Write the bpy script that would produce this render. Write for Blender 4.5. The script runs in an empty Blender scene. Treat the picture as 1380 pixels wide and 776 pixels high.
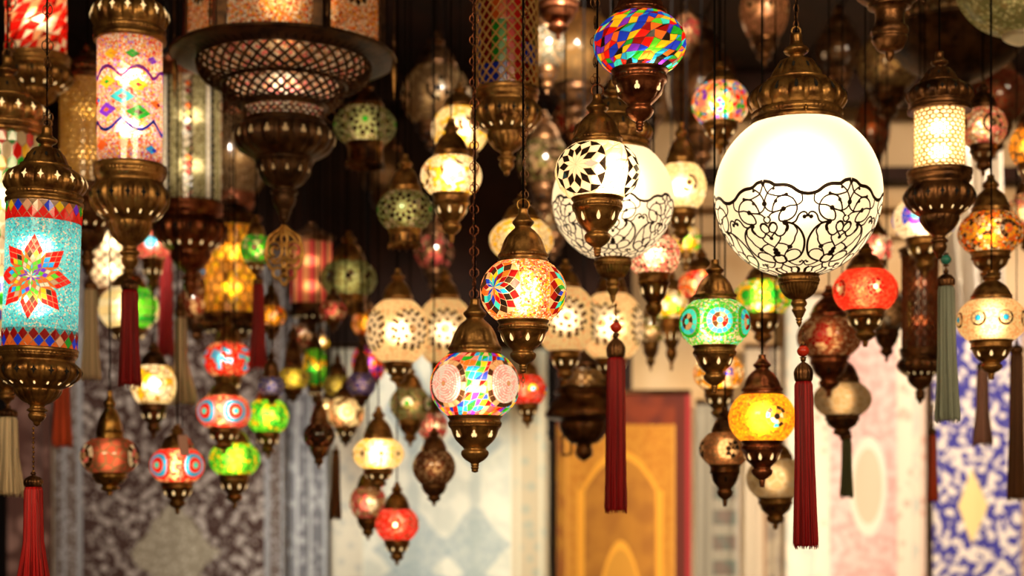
import bpy, math, random
from mathutils import Vector, Matrix
PI = math.pi
# ------------------------------------------------------------------ camera, world, lights, exposure
F = 2000.0            # focal length in pixels of the 1380 px wide frame
HY = 660.0            # row of the eye-level horizon
EYE = 1.5
sc = bpy.context.scene
COL = sc.collection
cam_d = bpy.data.cameras.new('camera'); cam = bpy.data.objects.new('camera', cam_d); COL.objects.link(cam)
cam.location = (0, 0, EYE); cam.rotation_euler = (PI/2, 0, 0)
cam_d.sensor_width = 36; cam_d.lens = F/1380*36
cam_d.shift_y = (HY-388)/1380
cam_d.clip_start = .05; cam_d.clip_end = 60
cam_d.dof.use_dof = True; cam_d.dof.focus_distance = 2.22; cam_d.dof.aperture_fstop = 3.1
sc.camera = cam
w = bpy.data.worlds.new('world'); sc.world = w; w.use_nodes = True
w.node_tree.nodes['Background'].inputs[0].default_value = (1, .62, .30, 1)
w.node_tree.nodes['Background'].inputs[1].default_value = .12
vs = sc.view_settings; vs.view_transform = 'Standard'; vs.look = 'None'; vs.exposure = 0.0; vs.gamma = 1
vs.use_curve_mapping = False
cy = sc.cycles
cy.max_bounces = 6; cy.diffuse_bounces = 3; cy.glossy_bounces = 3; cy.transmission_bounces = 5
cy.sample_clamp_indirect = 3; cy.use_denoising = True; cy.caustics_reflective = False; cy.caustics_refractive = False
cy.blur_glossy = 1.0

def light(kind, name, loc, tgt, power, col, size=.3, angle=60, blend=.6):
    d = bpy.data.lights.new(name, kind); o = bpy.data.objects.new(name, d); COL.objects.link(o)
    d.energy = power; d.color = col; o.location = loc
    o.rotation_euler = (Vector(tgt)-Vector(loc)).to_track_quat('-Z', 'Y').to_euler()
    if kind == 'AREA': d.shape = 'SQUARE'; d.size = size
    if kind == 'SPOT': d.spot_size = math.radians(angle); d.spot_blend = blend; d.shadow_soft_size = size
    return o
# shop ceiling lamps behind and above the photographer, warm
light('AREA', 'shop_ceiling_light', (-1.2, -.9, 3.2), (-.3, 3, 1.8), 105, (1, .72, .40), 1.3)
light('AREA', 'shop_ceiling_light', (1.6, -.6, 3.2), (.4, 3, 1.8), 95, (1, .74, .43), 1.3)
# spots of the rug display, aimed at the back wall; the last is added
light('SPOT', 'wall_spot', (2.6, 3.4, 3.15), (1.95, 6.7, 1.25), 520, (1, .82, .66), .12, 52)
light('SPOT', 'wall_spot', (.3, 3.2, 3.15), (.0, 6.7, 1.15), 640, (1, .90, .74), .12, 46)
light('SPOT', 'wall_spot', (-1.2, 3.2, 3.15), (-1.5, 6.7, 1.2), 400, (1, .82, .68), .12, 50)
light('SPOT', 'wall_spot', (.8, 3.2, 3.15), (.75, 6.7, 1.2), 190, (1, .70, .38), .12, 34)
light('SPOT', 'wall_spot', (2.0, 3.9, 3.1), (1.75, 6.8, 2.35), 260, (1, .76, .54), .12, 60)  # unseen spot added to brighten the cream wall above the rugs
light('POINT', 'aisle_lamp', (.3, 5.3, 2.9), (0, 0, 0), 10, (1, .6, .3), .15).data.shadow_soft_size = .15

# ------------------------------------------------------------------ helpers
def lin(c):
    return tuple(((v/12.92) if v <= .04045 else ((v+.055)/1.055)**2.4) for v in c)
def hx(h):
    return lin(tuple(int(h[i:i+2], 16)/255 for i in (0, 2, 4)))
class V:
    """value socket with arithmetic"""
    def __init__(s, nt, k): s.nt, s.k = nt, k
    def _m(s, op, b=None, c=None):
        n = s.nt.nodes.new('ShaderNodeMath'); n.operation = op
        s.nt.links.new(s.k, n.inputs[0])
        for i, q in ((1, b), (2, c)):
            if q is None: continue
            if isinstance(q, V): s.nt.links.new(q.k, n.inputs[i])
            else: n.inputs[i].default_value = q
        return V(s.nt, n.outputs[0])
    def __add__(s, b): return s._m('ADD', b)
    def __sub__(s, b): return s._m('SUBTRACT', b)
    def __mul__(s, b): return s._m('MULTIPLY', b)
    def __truediv__(s, b): return s._m('DIVIDE', b)
    def lt(s, b): return s._m('LESS_THAN', b)
    def gt(s, b): return s._m('GREATER_THAN', b)
    def abs(s): return s._m('ABSOLUTE')
    def sin(s): return s._m('SINE')
    def frac(s): return s._m('FRACT')
    def pow(s, b): return s._m('POWER', b)
    def mx(s, b): return s._m('MAXIMUM', b)
    def mn(s, b): return s._m('MINIMUM', b)
    def ss(s, a, b):
        n = s.nt.nodes.new('ShaderNodeMapRange'); n.interpolation_type = 'SMOOTHSTEP'
        s.nt.links.new(s.k, n.inputs[0]); n.inputs[1].default_value = a; n.inputs[2].default_value = b
        return V(s.nt, n.outputs[0])
def mixc(nt, f, a, b):
    n = nt.nodes.new('ShaderNodeMix'); n.data_type = 'RGBA'
    for s_, v in ((n.inputs[0], f), (n.inputs[6], a), (n.inputs[7], b)):
        if isinstance(v, V): nt.links.new(v.k, s_)
        elif isinstance(v, bpy.types.NodeSocket): nt.links.new(v, s_)
        elif isinstance(v, (int, float)): s_.default_value = v
        else: s_.default_value = (*v, 1)
    return n.outputs[2]
def newmat(name):
    m = bpy.data.materials.new(name); m.use_nodes = True
    nt = m.node_tree; nt.nodes.clear()
    out = nt.nodes.new('ShaderNodeOutputMaterial')
    return m, nt, out
def objco(nt):
    n = nt.nodes.new('ShaderNodeTexCoord'); return n.outputs['Object'], n.outputs['Generated']
def noise(nt, co, sc_, det=2, rough=.5):
    n = nt.nodes.new('ShaderNodeTexNoise'); n.inputs['Scale'].default_value = sc_; n.inputs['Detail'].default_value = det
    n.inputs['Roughness'].default_value = rough
    nt.links.new(co, n.inputs['Vector']); return V(nt, n.outputs[0]), n
def voro(nt, co, sc_, feat='F1', rnd=1):
    n = nt.nodes.new('ShaderNodeTexVoronoi'); n.feature = feat; n.inputs['Scale'].default_value = sc_
    n.inputs['Randomness'].default_value = rnd
    nt.links.new(co, n.inputs['Vector']); return n
def principled(name, base, rough=.5, metal=0, bump=0, bscale=200, var=None, vscale=30, spec=.5, sheen=0):
    m, nt, out = newmat(name)
    p = nt.nodes.new('ShaderNodeBsdfPrincipled'); nt.links.new(p.outputs[0], out.inputs[0])
    p.inputs['Base Color'].default_value = (*base, 1); p.inputs['Roughness'].default_value = rough
    p.inputs['Metallic'].default_value = metal; p.inputs['Specular IOR Level'].default_value = spec
    co, _ = objco(nt)
    if var is not None:
        f, _n = noise(nt, co, vscale, 3, .6)
        nt.links.new(mixc(nt, f.ss(.35, .68), base, var), p.inputs['Base Color'])
    if bump:
        f, _n = noise(nt, co, bscale, 2)
        b = nt.nodes.new('ShaderNodeBump'); b.inputs['Strength'].default_value = bump; b.inputs['Distance'].default_value = .002
        nt.links.new(f.k, b.inputs['Height']); nt.links.new(b.outputs[0], p.inputs['Normal'])
    return m
def glass_nodes(nt, out, col, diff=.18, refr=.35, rough=.5, gloss=.07, grough=.12):
    """coloured frosted glass: scatters the bulb behind it, takes light in front of it"""
    def node(t, r=None):
        n = nt.nodes.new(t)
        if isinstance(col, bpy.types.NodeSocket): nt.links.new(col, n.inputs['Color'])
        else: n.inputs['Color'].default_value = (*col, 1)
        if r is not None: n.inputs['Roughness'].default_value = r
        return n
    tr = node('ShaderNodeBsdfTranslucent'); rf = node('ShaderNodeBsdfRefraction', rough); rf.inputs['IOR'].default_value = 1.45
    df = node('ShaderNodeBsdfDiffuse')
    gl = nt.nodes.new('ShaderNodeBsdfGlossy'); gl.inputs['Roughness'].default_value = grough
    def mix(f, a, b):
        n = nt.nodes.new('ShaderNodeMixShader'); n.inputs[0].default_value = f
        nt.links.new(a, n.inputs[1]); nt.links.new(b, n.inputs[2]); return n.outputs[0]
    x = mix(refr, tr.outputs[0], rf.outputs[0]); x = mix(diff, x, df.outputs[0]); x = mix(gloss, x, gl.outputs[0])
    nt.links.new(x, out.inputs[0])
def glass(name, col, **k):
    m, nt, out = newmat(name); glass_nodes(nt, out, col, **k); return m
_chips = {}
def chips(cols, cell, grout=(.16, .09, .04), gw=.10, refr=.35, diff=.18, key=None):
    """fine broken-glass crackle: cells too small to pick apart, cell is their size in metres"""
    kk = (tuple(cols), round(cell, 5), grout, gw, refr, diff)
    if kk in _chips: return _chips[kk]
    m, nt, out = newmat('crackle_glass')
    co, _ = objco(nt)
    v = voro(nt, co, 1/cell); e = voro(nt, co, 1/cell, 'DISTANCE_TO_EDGE')
    sep = nt.nodes.new('ShaderNodeSeparateColor'); nt.links.new(v.outputs['Color'], sep.inputs[0])
    rp = nt.nodes.new('ShaderNodeValToRGB'); rp.color_ramp.interpolation = 'CONSTANT'
    el = rp.color_ramp.elements
    while len(el) < len(cols): el.new(.5)
    for i, c in enumerate(cols):
        el[i].position = i/len(cols); el[i].color = (*c, 1)
    nt.links.new(sep.outputs[0], rp.inputs[0])
    f = V(nt, e.outputs['Distance']).ss(gw*.4, gw)
    glass_nodes(nt, out, mixc(nt, f, grout, rp.outputs[0]), refr=refr, diff=diff)
    _chips[kk] = m
    return m
M = {}
M['brass'] = principled('antique_brass', hx('a57a42'), .36, .78, .25, 260, hx('5e3b1c'), 38)
M['bronze'] = principled('dark_bronze', hx('7a5230'), .38, .8, .3, 220, hx('2f190c'), 30)
M['dark'] = principled('blackened_bronze', hx('50351d'), .42, .75, .3, 220, hx('22130a'), 30)
M['gold'] = principled('pale_brass', hx('b38a4a'), .3, .95, .2, 260, hx('7a5222'), 40)
M['copper'] = principled('red_copper', hx('935636'), .32, .85, .2, 260, hx('4a200f'), 40)
M['black'] = principled('black_cord', hx('080504'), .9, spec=.1)
M['dark_patch'] = principled('dark_opening_patch', hx('060302'), .9)  # dark colour stands for the shade inside unlit piercings
M['filigree'] = principled('filigree_brown', hx('2a1a0d'), .45, .5)
M['gilt'] = principled('gilt_net', hx('b98f52'), .42, .35, .1, 200)
M['rod'] = principled('thin_wire', hx('5a3a20'), .4, .8)
def emis(name, col, s):
    m, nt, out = newmat(name); e = nt.nodes.new('ShaderNodeEmission')
    e.inputs[0].default_value = (*col, 1); e.inputs[1].default_value = s; nt.links.new(e.outputs[0], out.inputs[0]); return m
M['glow'] = emis('glow_patch', (1, .66, .28), 1.5)  # emission painted on patches that stand for lit piercings
M['glowdim'] = emis('dim_glow_patch', (1, .55, .2), .35)  # weaker painted glow for the same patches
C = dict(red=(.86, .012, .008), dred=(.28, .006, .006), orange=(1, .17, .02), yellow=(1, .62, .015), green=(.02, .42, .03),
         lgreen=(.12, .75, .03), blue=(.015, .05, .8), sky=(.02, .42, .95), cyan=(.05, .80, .85), purple=(.22, .03, .75),
         white=(1, .90, .72), peach=(1, .50, .25), pink=(1, .26, .26), brown=(.05, .022, .01), black=(.012, .008, .006),
         tan=(.62, .38, .20), cream=(1, .84, .52), grey=(.42, .36, .30), lilac=(.5, .2, .8), clear=(.85, .72, .5),
         palegreen=(.42, .50, .22), olive=(.25, .24, .07), rose=(.85, .12, .13), pinkish=(1, .62, .72), cool=(.86, .9, 1), amber=(1, .42, .02))
for k, v in C.items(): M['g_'+k] = glass('glass_'+k, v)
M['grout'] = glass('grout', (.42, .24, .11), refr=.1)
M['wgrout'] = glass('pale_grout', (.95, .66, .42), refr=.1)
M['dgrout'] = glass('dark_grout', (.06, .035, .018), refr=.1)

class MB:
    def __init__(s): s.v, s.f, s.m, s.sm, s.mats = [], [], [], [], []
    def mi(s, mat):
        if mat not in s.mats: s.mats.append(mat)
        return s.mats.index(mat)
    def add(s, vs_, fs, mat, smooth=True):
        o = len(s.v); s.v += [tuple(p) for p in vs_]; k = s.mi(mat)
        for f in fs: s.f.append(tuple(i+o for i in f)); s.m.append(k); s.sm.append(smooth)
    def build(s, name, parent=None, kind=None, label=None, loc=None):
        me = bpy.data.meshes.new(name); me.from_pydata(s.v, [], s.f)
        for mt in s.mats: me.materials.append(mt)
        me.polygons.foreach_set('material_index', s.m); me.polygons.foreach_set('use_smooth', s.sm); me.update()
        o = bpy.data.objects.new(name, me); COL.objects.link(o)
        if parent is not None: o.parent = parent
        if kind: o['kind'] = kind
        if label: o['label'] = label
        if loc: o.location = loc
        return o
def box(mb, a, b, mat):
    (x0, y0, z0), (x1, y1, z1) = a, b
    mb.add([(x0, y0, z0), (x1, y0, z0), (x1, y1, z0), (x0, y1, z0), (x0, y0, z1), (x1, y0, z1), (x1, y1, z1), (x0, y1, z1)],
           [(0, 3, 2, 1), (4, 5, 6, 7), (0, 1, 5, 4), (1, 2, 6, 5), (2, 3, 7, 6), (3, 0, 4, 7)], mat, False)
def tube(mb, pts, rad, mat, n=6, closed=False, flat=1.0):
    pts = [Vector(p) for p in pts]; N = len(pts)
    rs = rad if isinstance(rad, (list, tuple)) else [rad]*N
    vs_, fs = [], []
    up = None
    for i, p in enumerate(pts):
        a = pts[(i-1) % N] if (closed or i > 0) else p
        b = pts[(i+1) % N] if (closed or i < N-1) else p
        t = (b-a)
        t = t.normalized() if t.length > 1e-9 else Vector((0, 0, 1))
        if up is None: up = Vector((0, 1, 0)) if abs(t.y) < .9 else Vector((1, 0, 0))
        u = (up - t*up.dot(t))
        u = u.normalized() if u.length > 1e-6 else t.orthogonal().normalized()
        up = u; v_ = t.cross(u)
        for k in range(n):
            an = 2*PI*k/n
            vs_.append(p + (u*math.cos(an)*flat + v_*math.sin(an))*rs[i])
    for i in range(N if closed else N-1):
        j = (i+1) % N
        for k in range(n):
            fs.append((i*n+k, i*n+(k+1) % n, j*n+(k+1) % n, j*n+k))
    if not closed:
        fs.append(tuple(range(n-1, -1, -1))); fs.append(tuple((N-1)*n+k for k in range(n)))
    mb.add(vs_, fs, mat)
def cr(pts, sub=3):
    """Catmull-Rom through profile points; a repeated point makes a sharp edge"""
    out = []
    n = len(pts)
    for i in range(n-1):
        p1, p2 = pts[i], pts[i+1]
        p0 = pts[i-1] if i > 0 else p1
        p3 = pts[i+2] if i < n-2 else p2
        if p1[:2] == p2[:2]: continue
        for k in range(sub):
            t = k/sub
            out.append(tuple(.5*((2*b)+(c-a)*t+(2*a-5*b+4*c-d)*t*t+(3*b-a-3*c+d)*t**3) for a, b, c, d in zip(p0, p1, p2, p3)))
    out.append(tuple(pts[-1]))
    return out
def lathe(mb, prof, seg, mat, fl=0, fw=.10, closed_ends=True, phase=0):
    """prof: (r, z, amp); amp = depth of the fl vertical grooves at that height"""
    vs_, fs = [], []
    for p in prof:
        r, z = p[0], p[1]; amp = p[2] if len(p) > 2 else 0
        for k in range(seg):
            th = 2*PI*k/seg + phase
            rr = max(r, 0)
            if fl and amp:
                ph = (fl*(th-phase)/(2*PI)) % 1; d = min(ph, 1-ph)
                rr *= 1 - amp*math.exp(-(d/fw)**2) + amp*.35*math.sin(PI*ph)
            vs_.append((rr*math.sin(th), -rr*math.cos(th), z))
    n = len(prof)
    for i in range(n-1):
        for k in range(seg):
            a, b = i*seg+k, i*seg+(k+1) % seg
            fs.append((a, b, b+seg, a+seg))
    if prof[0][1] > prof[-1][1]: fs = [f[::-1] for f in fs]
    if closed_ends:
        a = tuple(range(seg)); b = tuple((n-1)*seg+k for k in range(seg))
        if prof[0][1] > prof[-1][1]:
            if prof[0][0] > 1e-5: fs.append(a)
            if prof[-1][0] > 1e-5: fs.append(b[::-1])
        else:
            if prof[0][0] > 1e-5: fs.append(a[::-1])
            if prof[-1][0] > 1e-5: fs.append(b)
    mb.add(vs_, fs, mat)

def wx(px, D): return (px-690)/F*D
def wz(py, D): return EYE + (HY-py)/F*D
CEIL = 3.3
class Hung:
    """a hanging thing laid out in photograph pixels at its own distance D; origin at its lowest point"""
    def __init__(s, name, label, cat, x, ytip, D, group=None, tilt=0):
        s.x, s.yt, s.D, s.s = x, ytip, D, D/F
        o = s.o = bpy.data.objects.new(name, None); COL.objects.link(o)
        o.empty_display_size = .02
        o.location = (wx(x, D), D, wz(ytip, D))
        o['label'] = label; o['category'] = cat
        if group: o['group'] = group
        s.tilt = math.radians(tilt); o.rotation_euler = (0, s.tilt, 0)
    def z(s, y): return (s.yt-y)*s.s
    def prof(s, p): return [(q[0]*s.s, s.z(q[1])) + tuple(q[2:]) for q in p]
    def lathe(s, name, p, mat, seg=40, fl=0, sub=3, fw=.10, ends=True, phase=0, label=None, parent=None):
        p = [tuple(q) + (0,)*(3-len(q)) for q in p]; ys_ = [q[1] for q in p]
        p = cr(p, sub) if sub > 1 else p
        mb = MB(); lathe(mb, s.prof(p), seg, mat, fl, fw, ends, phase)
        o = mb.build(name, parent or s.o, label=label)
        if name in ('cap', 'cup', 'urn'): s.metal = getattr(s, 'metal', []) + [(min(ys_), max(ys_), o)]
        return o
    def host(s, y):
        for a, b, o in getattr(s, 'metal', []):
            if a-2 <= y <= b+2: return o
        return s.o
    def rope(s, name, r, y0, y1, mat, n=64, parent=None):
        """rope-twist band: slanted ribs round a ring"""
        mb = MB(); seg = n*3; vs_, fs = [], []
        rows = 5
        for i in range(rows):
            t = i/(rows-1); y = y0+(y1-y0)*t; bulge = math.sin(PI*t)
            for k in range(seg):
                th = 2*PI*k/seg
                rr = (r + 1.3*bulge + .8*bulge*math.cos(n*th + t*2.6))*s.s
                vs_.append((rr*math.sin(th), -rr*math.cos(th), s.z(y)))
        for i in range(rows-1):
            for k in range(seg):
                a, b = i*seg+k, i*seg+(k+1) % seg
                fs.append((a, a+seg, b+seg, b) if y1 > y0 else (a, b, b+seg, a+seg))
        mb.add(vs_, fs, mat); return mb.build(name, parent or s.host((y0+y1)/2))
    def openings(s, p, y, n, wd, ht, mat, shape='drop', phase=0, name='opening_patch', parent=None):
        """small patches on the solid metal at height y"""
        pts = {'drop': [(0, -1), (.55, -.3), (.8, .3), (.5, .85), (0, 1), (-.5, .85), (-.8, .3), (-.55, -.3)],
               'diamond': [(0, -1), (.35, -.25), (1, 0), (.35, .25), (0, 1), (-.35, .25), (-1, 0), (-.35, -.25)],
               'slot': [(0, -1), (.6, -.7), (.6, .7), (0, 1), (-.6, .7), (-.6, -.7)],
               'trefoil': [(0, -1), (.4, -.8), (.4, -.3), (.9, -.1), (1, .4), (.5, .7), (0, .5), (-.5, .7), (-1, .4), (-.9, -.1), (-.4, -.3), (-.4, -.8)]}[shape]
        def rad(yy):
            for a, b in zip(p, p[1:]):
                lo, hi = min(a[1], b[1]), max(a[1], b[1])
                if lo <= yy <= hi and hi > lo:
                    t = (yy-a[1])/(b[1]-a[1]); return a[0]+(b[0]-a[0])*t
            return p[0][0]
        mb = MB(); flt = 1 if (len(p[0]) > 2 and max(q[2] for q in p) > .045) else 0
        for j in range(n):
            th0 = 2*PI*(j+.5)/n + phase
            vs_ = []
            for a, b in pts:
                yy = y+b*ht/2; r = rad(yy)
                th = th0 + a*wd/2/max(r, 1)
                r2 = r*(1.0+.036*flt) + .5
                vs_.append((r2*s.s*math.sin(th), -r2*s.s*math.cos(th), s.z(yy)))
            c = len(vs_)
            cen = sum((Vector(q) for q in vs_), Vector())/c
            vs2 = vs_+[tuple(cen)]
            mb.add(vs2, [(i, c, (i+1) % c) for i in range(c)], mat, False)
            if ht >= 9.5: o = mb.build(name, parent or s.host(y)); mb = MB()
        return o if ht >= 9.5 else mb.build(name, parent or s.host(y), kind='stuff')
    def up_top(s, ytop):
        """local z of the ceiling hook above the thing"""
        return CEIL - wz(s.yt, s.D)
    def cord(s, ytop, r=1.6, mat=None, dx=0, wob=0, name='cord'):
        mb = MB(); z0 = s.z(ytop); z1 = s.up_top(ytop)
        tn = math.tan(-s.tilt)
        pts = []
        n = 14 if wob else 2
        for i in range(n+1):
            t = i/n; z = z0+(z1-z0)*t
            pts.append((tn*(z-z0) + dx*s.s + (wob*s.s*math.sin(t*17+s.x) if 0 < i < n else 0), 0, z))
        tube(mb, pts, r*s.s, mat or M['black'], 6)
        s.cord_o = mb.build(name, s.o); return s.cord_o
LINKS = {}
def link_mesh(kind, s, mat):
    key = (kind, round(s, 6), mat.name)
    if key in LINKS: return LINKS[key]
    mb = MB()
    if kind == 'oval':
        pts = [(3.0*math.cos(a)*s, 0, 6.2*math.sin(a)*s) for a in [2*PI*i/14 for i in range(14)]]
        tube(mb, pts, .85*s, mat, 5, True)
    elif kind == 'scroll':     # cast link: two rings round a bar with curls
        for cx in (-3.4, 3.4):
            pts = [((cx+3.0*math.cos(a))*s, 0, 5.2*math.sin(a)*s) for a in [2*PI*i/14 for i in range(14)]]
            tube(mb, pts, .75*s, mat, 5, True)
        for cz in (-6.2, 6.2):
            pts = [(2.6*math.cos(a)*s, 0, (cz+2.6*math.sin(a))*s) for a in [2*PI*i/12 for i in range(12)]]
            tube(mb, pts, .7*s, mat, 5, True)
    me_o = mb.build('chain_link'); me = me_o.data; COL.objects.unlink(me_o); bpy.data.objects.remove(me_o)
    LINKS[key] = me
    return me
def chain(h, y0, y1, kind='oval', mat=None, scale=1.0, pitch=9.0, dx=0):
    """single chain links from y0 up to y1, alternately turned"""
    mat = mat or M['bronze']
    me = link_mesh(kind, h.s*scale, mat)
    y = y0; i = 0
    tn = math.tan(-h.tilt)
    while y > y1:
        o = bpy.data.objects.new('chain_link', me); COL.objects.link(o); o.parent = getattr(h, 'cord_o', h.o)
        z = h.z(y)
        o.location = (tn*(z-h.z(y0)) + dx*h.s, 0, z); o.rotation_euler = (0, 0, (PI/2 if i % 2 else 0)+.35*math.sin(i*1.7))
        y -= pitch*scale; i += 1
# ------------------------------------------------------------------ glass shades and their mosaic
class Surf:
    """surface of revolution in pixel units; s = arc length from the bottom edge; y = photograph row"""
    def __init__(s, h, pts):          # pts from bottom to top: (r, y)
        s.h = h; s.p = pts; s.c = [0]
        for a, b in zip(pts, pts[1:]): s.c.append(s.c[-1]+math.hypot(b[0]-a[0], b[1]-a[1]))
        s.L = s.c[-1]
    def at(s, t):
        t = min(max(t, 0), s.L); i = 0
        lo, hi = 0, len(s.c)-1
        while hi-lo > 1:
            m = (lo+hi)//2
            if s.c[m] <= t: lo = m
            else: hi = m
        k = (t-s.c[lo])/max(s.c[hi]-s.c[lo], 1e-9)
        a, b = s.p[lo], s.p[hi]
        dx, dy = b[0]-a[0], b[1]-a[1]; l = math.hypot(dx, dy) or 1
        return a[0]+dx*k, a[1]+dy*k, -dy/l, dx/l     # r, y, normal r, normal y(down)
    def r(s, t): return s.at(t)[0]
    def pos(s, th, t, off=0):
        r, y, nr, ny = s.at(t)
        r += nr*off; y += ny*off
        return Vector((r*s.h.s*math.sin(th), -r*s.h.s*math.cos(th), s.h.z(y)))
    def s_of_y(s, y):
        best = min(range(len(s.p)), key=lambda i: abs(s.p[i][1]-y)); return s.c[best]
def ellip(h, hw, y1, y2, q=.62, q2=None, n=26):
    q2 = q2 or q
    ta, tb = math.acos(q2), math.acos(q)       # bottom, top
    b = (y2-y1)/(math.sin(ta)+math.sin(tb)); yc = y2-b*math.sin(ta)
    return Surf(h, [(hw*math.cos(-ta+(ta+tb)*i/n), yc-b*math.sin(-ta+(ta+tb)*i/n)) for i in range(n+1)])
def cyl(h, hw, y1, y2, n=8): return Surf(h, [(hw, y2+(y1-y2)*i/n) for i in range(n+1)])
def wrap(a): return (a+PI) % (2*PI)-PI
class Disc:
    def __init__(s, sf, th, t, R): s.sf, s.th, s.t, s.R = sf, th, t, R
    def loc(s, th, t): return wrap(th-s.th)*s.sf.r(t), t-s.t
    def inside(s, th, t):
        x, y = s.loc(th, t); return x*x+y*y < s.R*s.R*.998
    def push(s, th, t):
        x, y = s.loc(th, t); d = math.hypot(x, y) or 1e-6
        y2 = y/d*s.R; t2 = s.t+y2
        return s.th + (x/d*s.R)/s.sf.r(t2), t2
class Poly:
    def __init__(s, sf, th, t, pts): s.sf, s.th, s.t, s.pts = sf, th, t, pts
    def inside(s, th, t):
        x, y = wrap(th-s.th)*s.sf.r(t), t-s.t; c = False; P = s.pts; n = len(P)
        for i in range(n):
            (x1, y1), (x2, y2) = P[i], P[(i+1) % n]
            if (y1 > y) != (y2 > y) and x < (x2-x1)*(y-y1)/(y2-y1)+x1: c = not c
        return c
    def push(s, th, t):
        x, y = wrap(th-s.th)*s.sf.r(t), t-s.t; best = None; P = s.pts; n = len(P)
        for i in range(n):
            (x1, y1), (x2, y2) = P[i], P[(i+1) % n]
            k = ((x-x1)*(x2-x1)+(y-y1)*(y2-y1))/((x2-x1)**2+(y2-y1)**2); k = min(max(k, 0), 1)
            q = (x1+k*(x2-x1), y1+k*(y2-y1)); d = (q[0]-x)**2+(q[1]-y)**2
            if best is None or d < best[0]: best = (d, q)
        q = best[1]; return s.th+q[0]/s.sf.r(s.t+q[1]), s.t+q[1]
class Band:
    def __init__(s, a, b): s.a, s.b = a, b
    def inside(s, th, t): return s.a+.01 < t < s.b-.01
    def push(s, th, t): return th, (s.a if t-s.a < s.b-t else s.b)
def shell(h, sf, mat, regions=(), cell=4.0, name='glass_shade', n=None):
    seg = n or max(24, int(2*PI*max(p[0] for p in sf.p)/cell)); rows = max(6, int(sf.L/cell))
    mb = MB(); vs_, st = [], []
    for i in range(rows+1):
        for k in range(seg):
            th, t = 2*PI*k/seg, sf.L*i/rows; ins = False
            for rg in regions:
                if rg.inside(th, t): th, t = rg.push(th, t); ins = True; break
            vs_.append(sf.pos(th, t)); st.append((th, t, ins))
    fs = []
    for i in range(rows):
        for k in range(seg):
            q = (i*seg+k, i*seg+(k+1) % seg, (i+1)*seg+(k+1) % seg, (i+1)*seg+k)
            if all(st[j][2] for j in q): continue
            fs.append(q)
    mb.add(vs_, fs, mat)
    return mb.build(name, h.o)
def tile_geo(mb, sf, poly, mat, grout, inset=.45, off=.7, origin=None):
    """one tessera: flat raised face and its sides, and the strip of grout round it"""
    n = len(poly)
    if origin is None: origin = Vector((0, 0, 0))
    tc = sum(p[1] for p in poly)/n; rc = max(sf.r(tc), 1)
    t0 = poly[0][0]
    pts = [(wrap(p[0]-t0)*rc, p[1]) for p in poly]
    cx, cy_ = sum(p[0] for p in pts)/n, sum(p[1] for p in pts)/n
    ins = []
    for (x, y) in pts:
        d = math.hypot(x-cx, y-cy_); k = max(0.25, 1-inset*1.35/max(d, .01)); ins.append((cx+(x-cx)*k, cy_+(y-cy_)*k))
    P = [sf.pos(p[0], p[1]) - origin for p in poly]
    A = [sf.pos(t0+x/rc, y) - origin for x, y in ins]
    B = [sf.pos(t0+x/rc, y, off) - origin for x, y in ins]
    # orientation: counter-clockwise seen from outside
    nrm = (B[1]-B[0]).cross(B[2]-B[1]) if n > 2 else Vector((0, 0, 1))
    outw = sf.pos(t0+cx/rc, cy_, 5)-sf.pos(t0+cx/rc, cy_, 0)
    flip = nrm.dot(outw) < 0
    f1 = tuple(range(n)); sides = [(i, (i+1) % n, n+(i+1) % n, n+i) for i in range(n)]
    if flip: f1 = f1[::-1]; sides = [q[::-1] for q in sides]
    mb.add(B, [f1], mat, False)
    mb.add(A+B, sides, mat, False)
    if grout: mb.add(P+A, sides, grout, False)
def tiles(h, sf, polys, grout, single=True, parent=None, name='glass_tile', inset=.45, off=.7, front=1.75, far_name='rear_tiles', limit=290):
    """polys: (polygon, material). Tiles turned to the aisle are objects of their own, the rest one joined part"""
    rest = MB(); cnt = 0; keep = []
    for poly, mat in polys:
        t0 = poly[0][0]; thc = t0+sum(wrap(p[0]-t0) for p in poly)/len(poly)
        if single and abs(wrap(thc)) < front and cnt < limit:
            keep.append((poly, mat, thc)); cnt += 1
        else: tile_geo(rest, sf, poly, mat, grout, inset, off)
    if rest.f:
        if parent is None: parent = rest.build('glass_shade', h.o)
        else: rest.build(far_name if single else 'mosaic', parent, kind='stuff')
    for poly, mat, thc in keep:
        tc = sum(p[1] for p in poly)/len(poly)
        o = sf.pos(thc, tc); mb = MB(); tile_geo(mb, sf, poly, mat, grout, inset, off, o)
        mb.build(name, parent or h.o, loc=o)
# ---- patterns: each returns (polygons with materials, regions they cover)
def place(sf, th0, t0, pts):
    out = []
    for x, y in pts:
        t = min(max(t0+y, 0), sf.L); out.append((th0+x/max(sf.r(t), 1), t))
    return out
def pol(r, a): return (r*math.sin(a), r*math.cos(a))
def rosette(sf, th0, t0, R, n, K, colf, rot=0):
    rr = [R*(k/K)**.92 for k in range(K+1)]; out = []
    for k in range(1, K+1):
        for j in range(n):
            a0 = 2*PI*(j + (k % 2)*.5)/n + rot; h_ = PI/n
            top = rr[k+1] if k < K else R
            q = [pol(rr[k-1], a0), pol(rr[k], a0-h_) if k < K else pol(R, a0-h_), pol(top, a0), pol(rr[k], a0+h_) if k < K else pol(R, a0+h_)]
            if k == 1: q = [(0, 0), pol(rr[1], a0-h_), pol(rr[2], a0), pol(rr[1], a0+h_)] if K > 1 else q
            out.append((place(sf, th0, t0, q), colf(k, j)))
    return out
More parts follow.
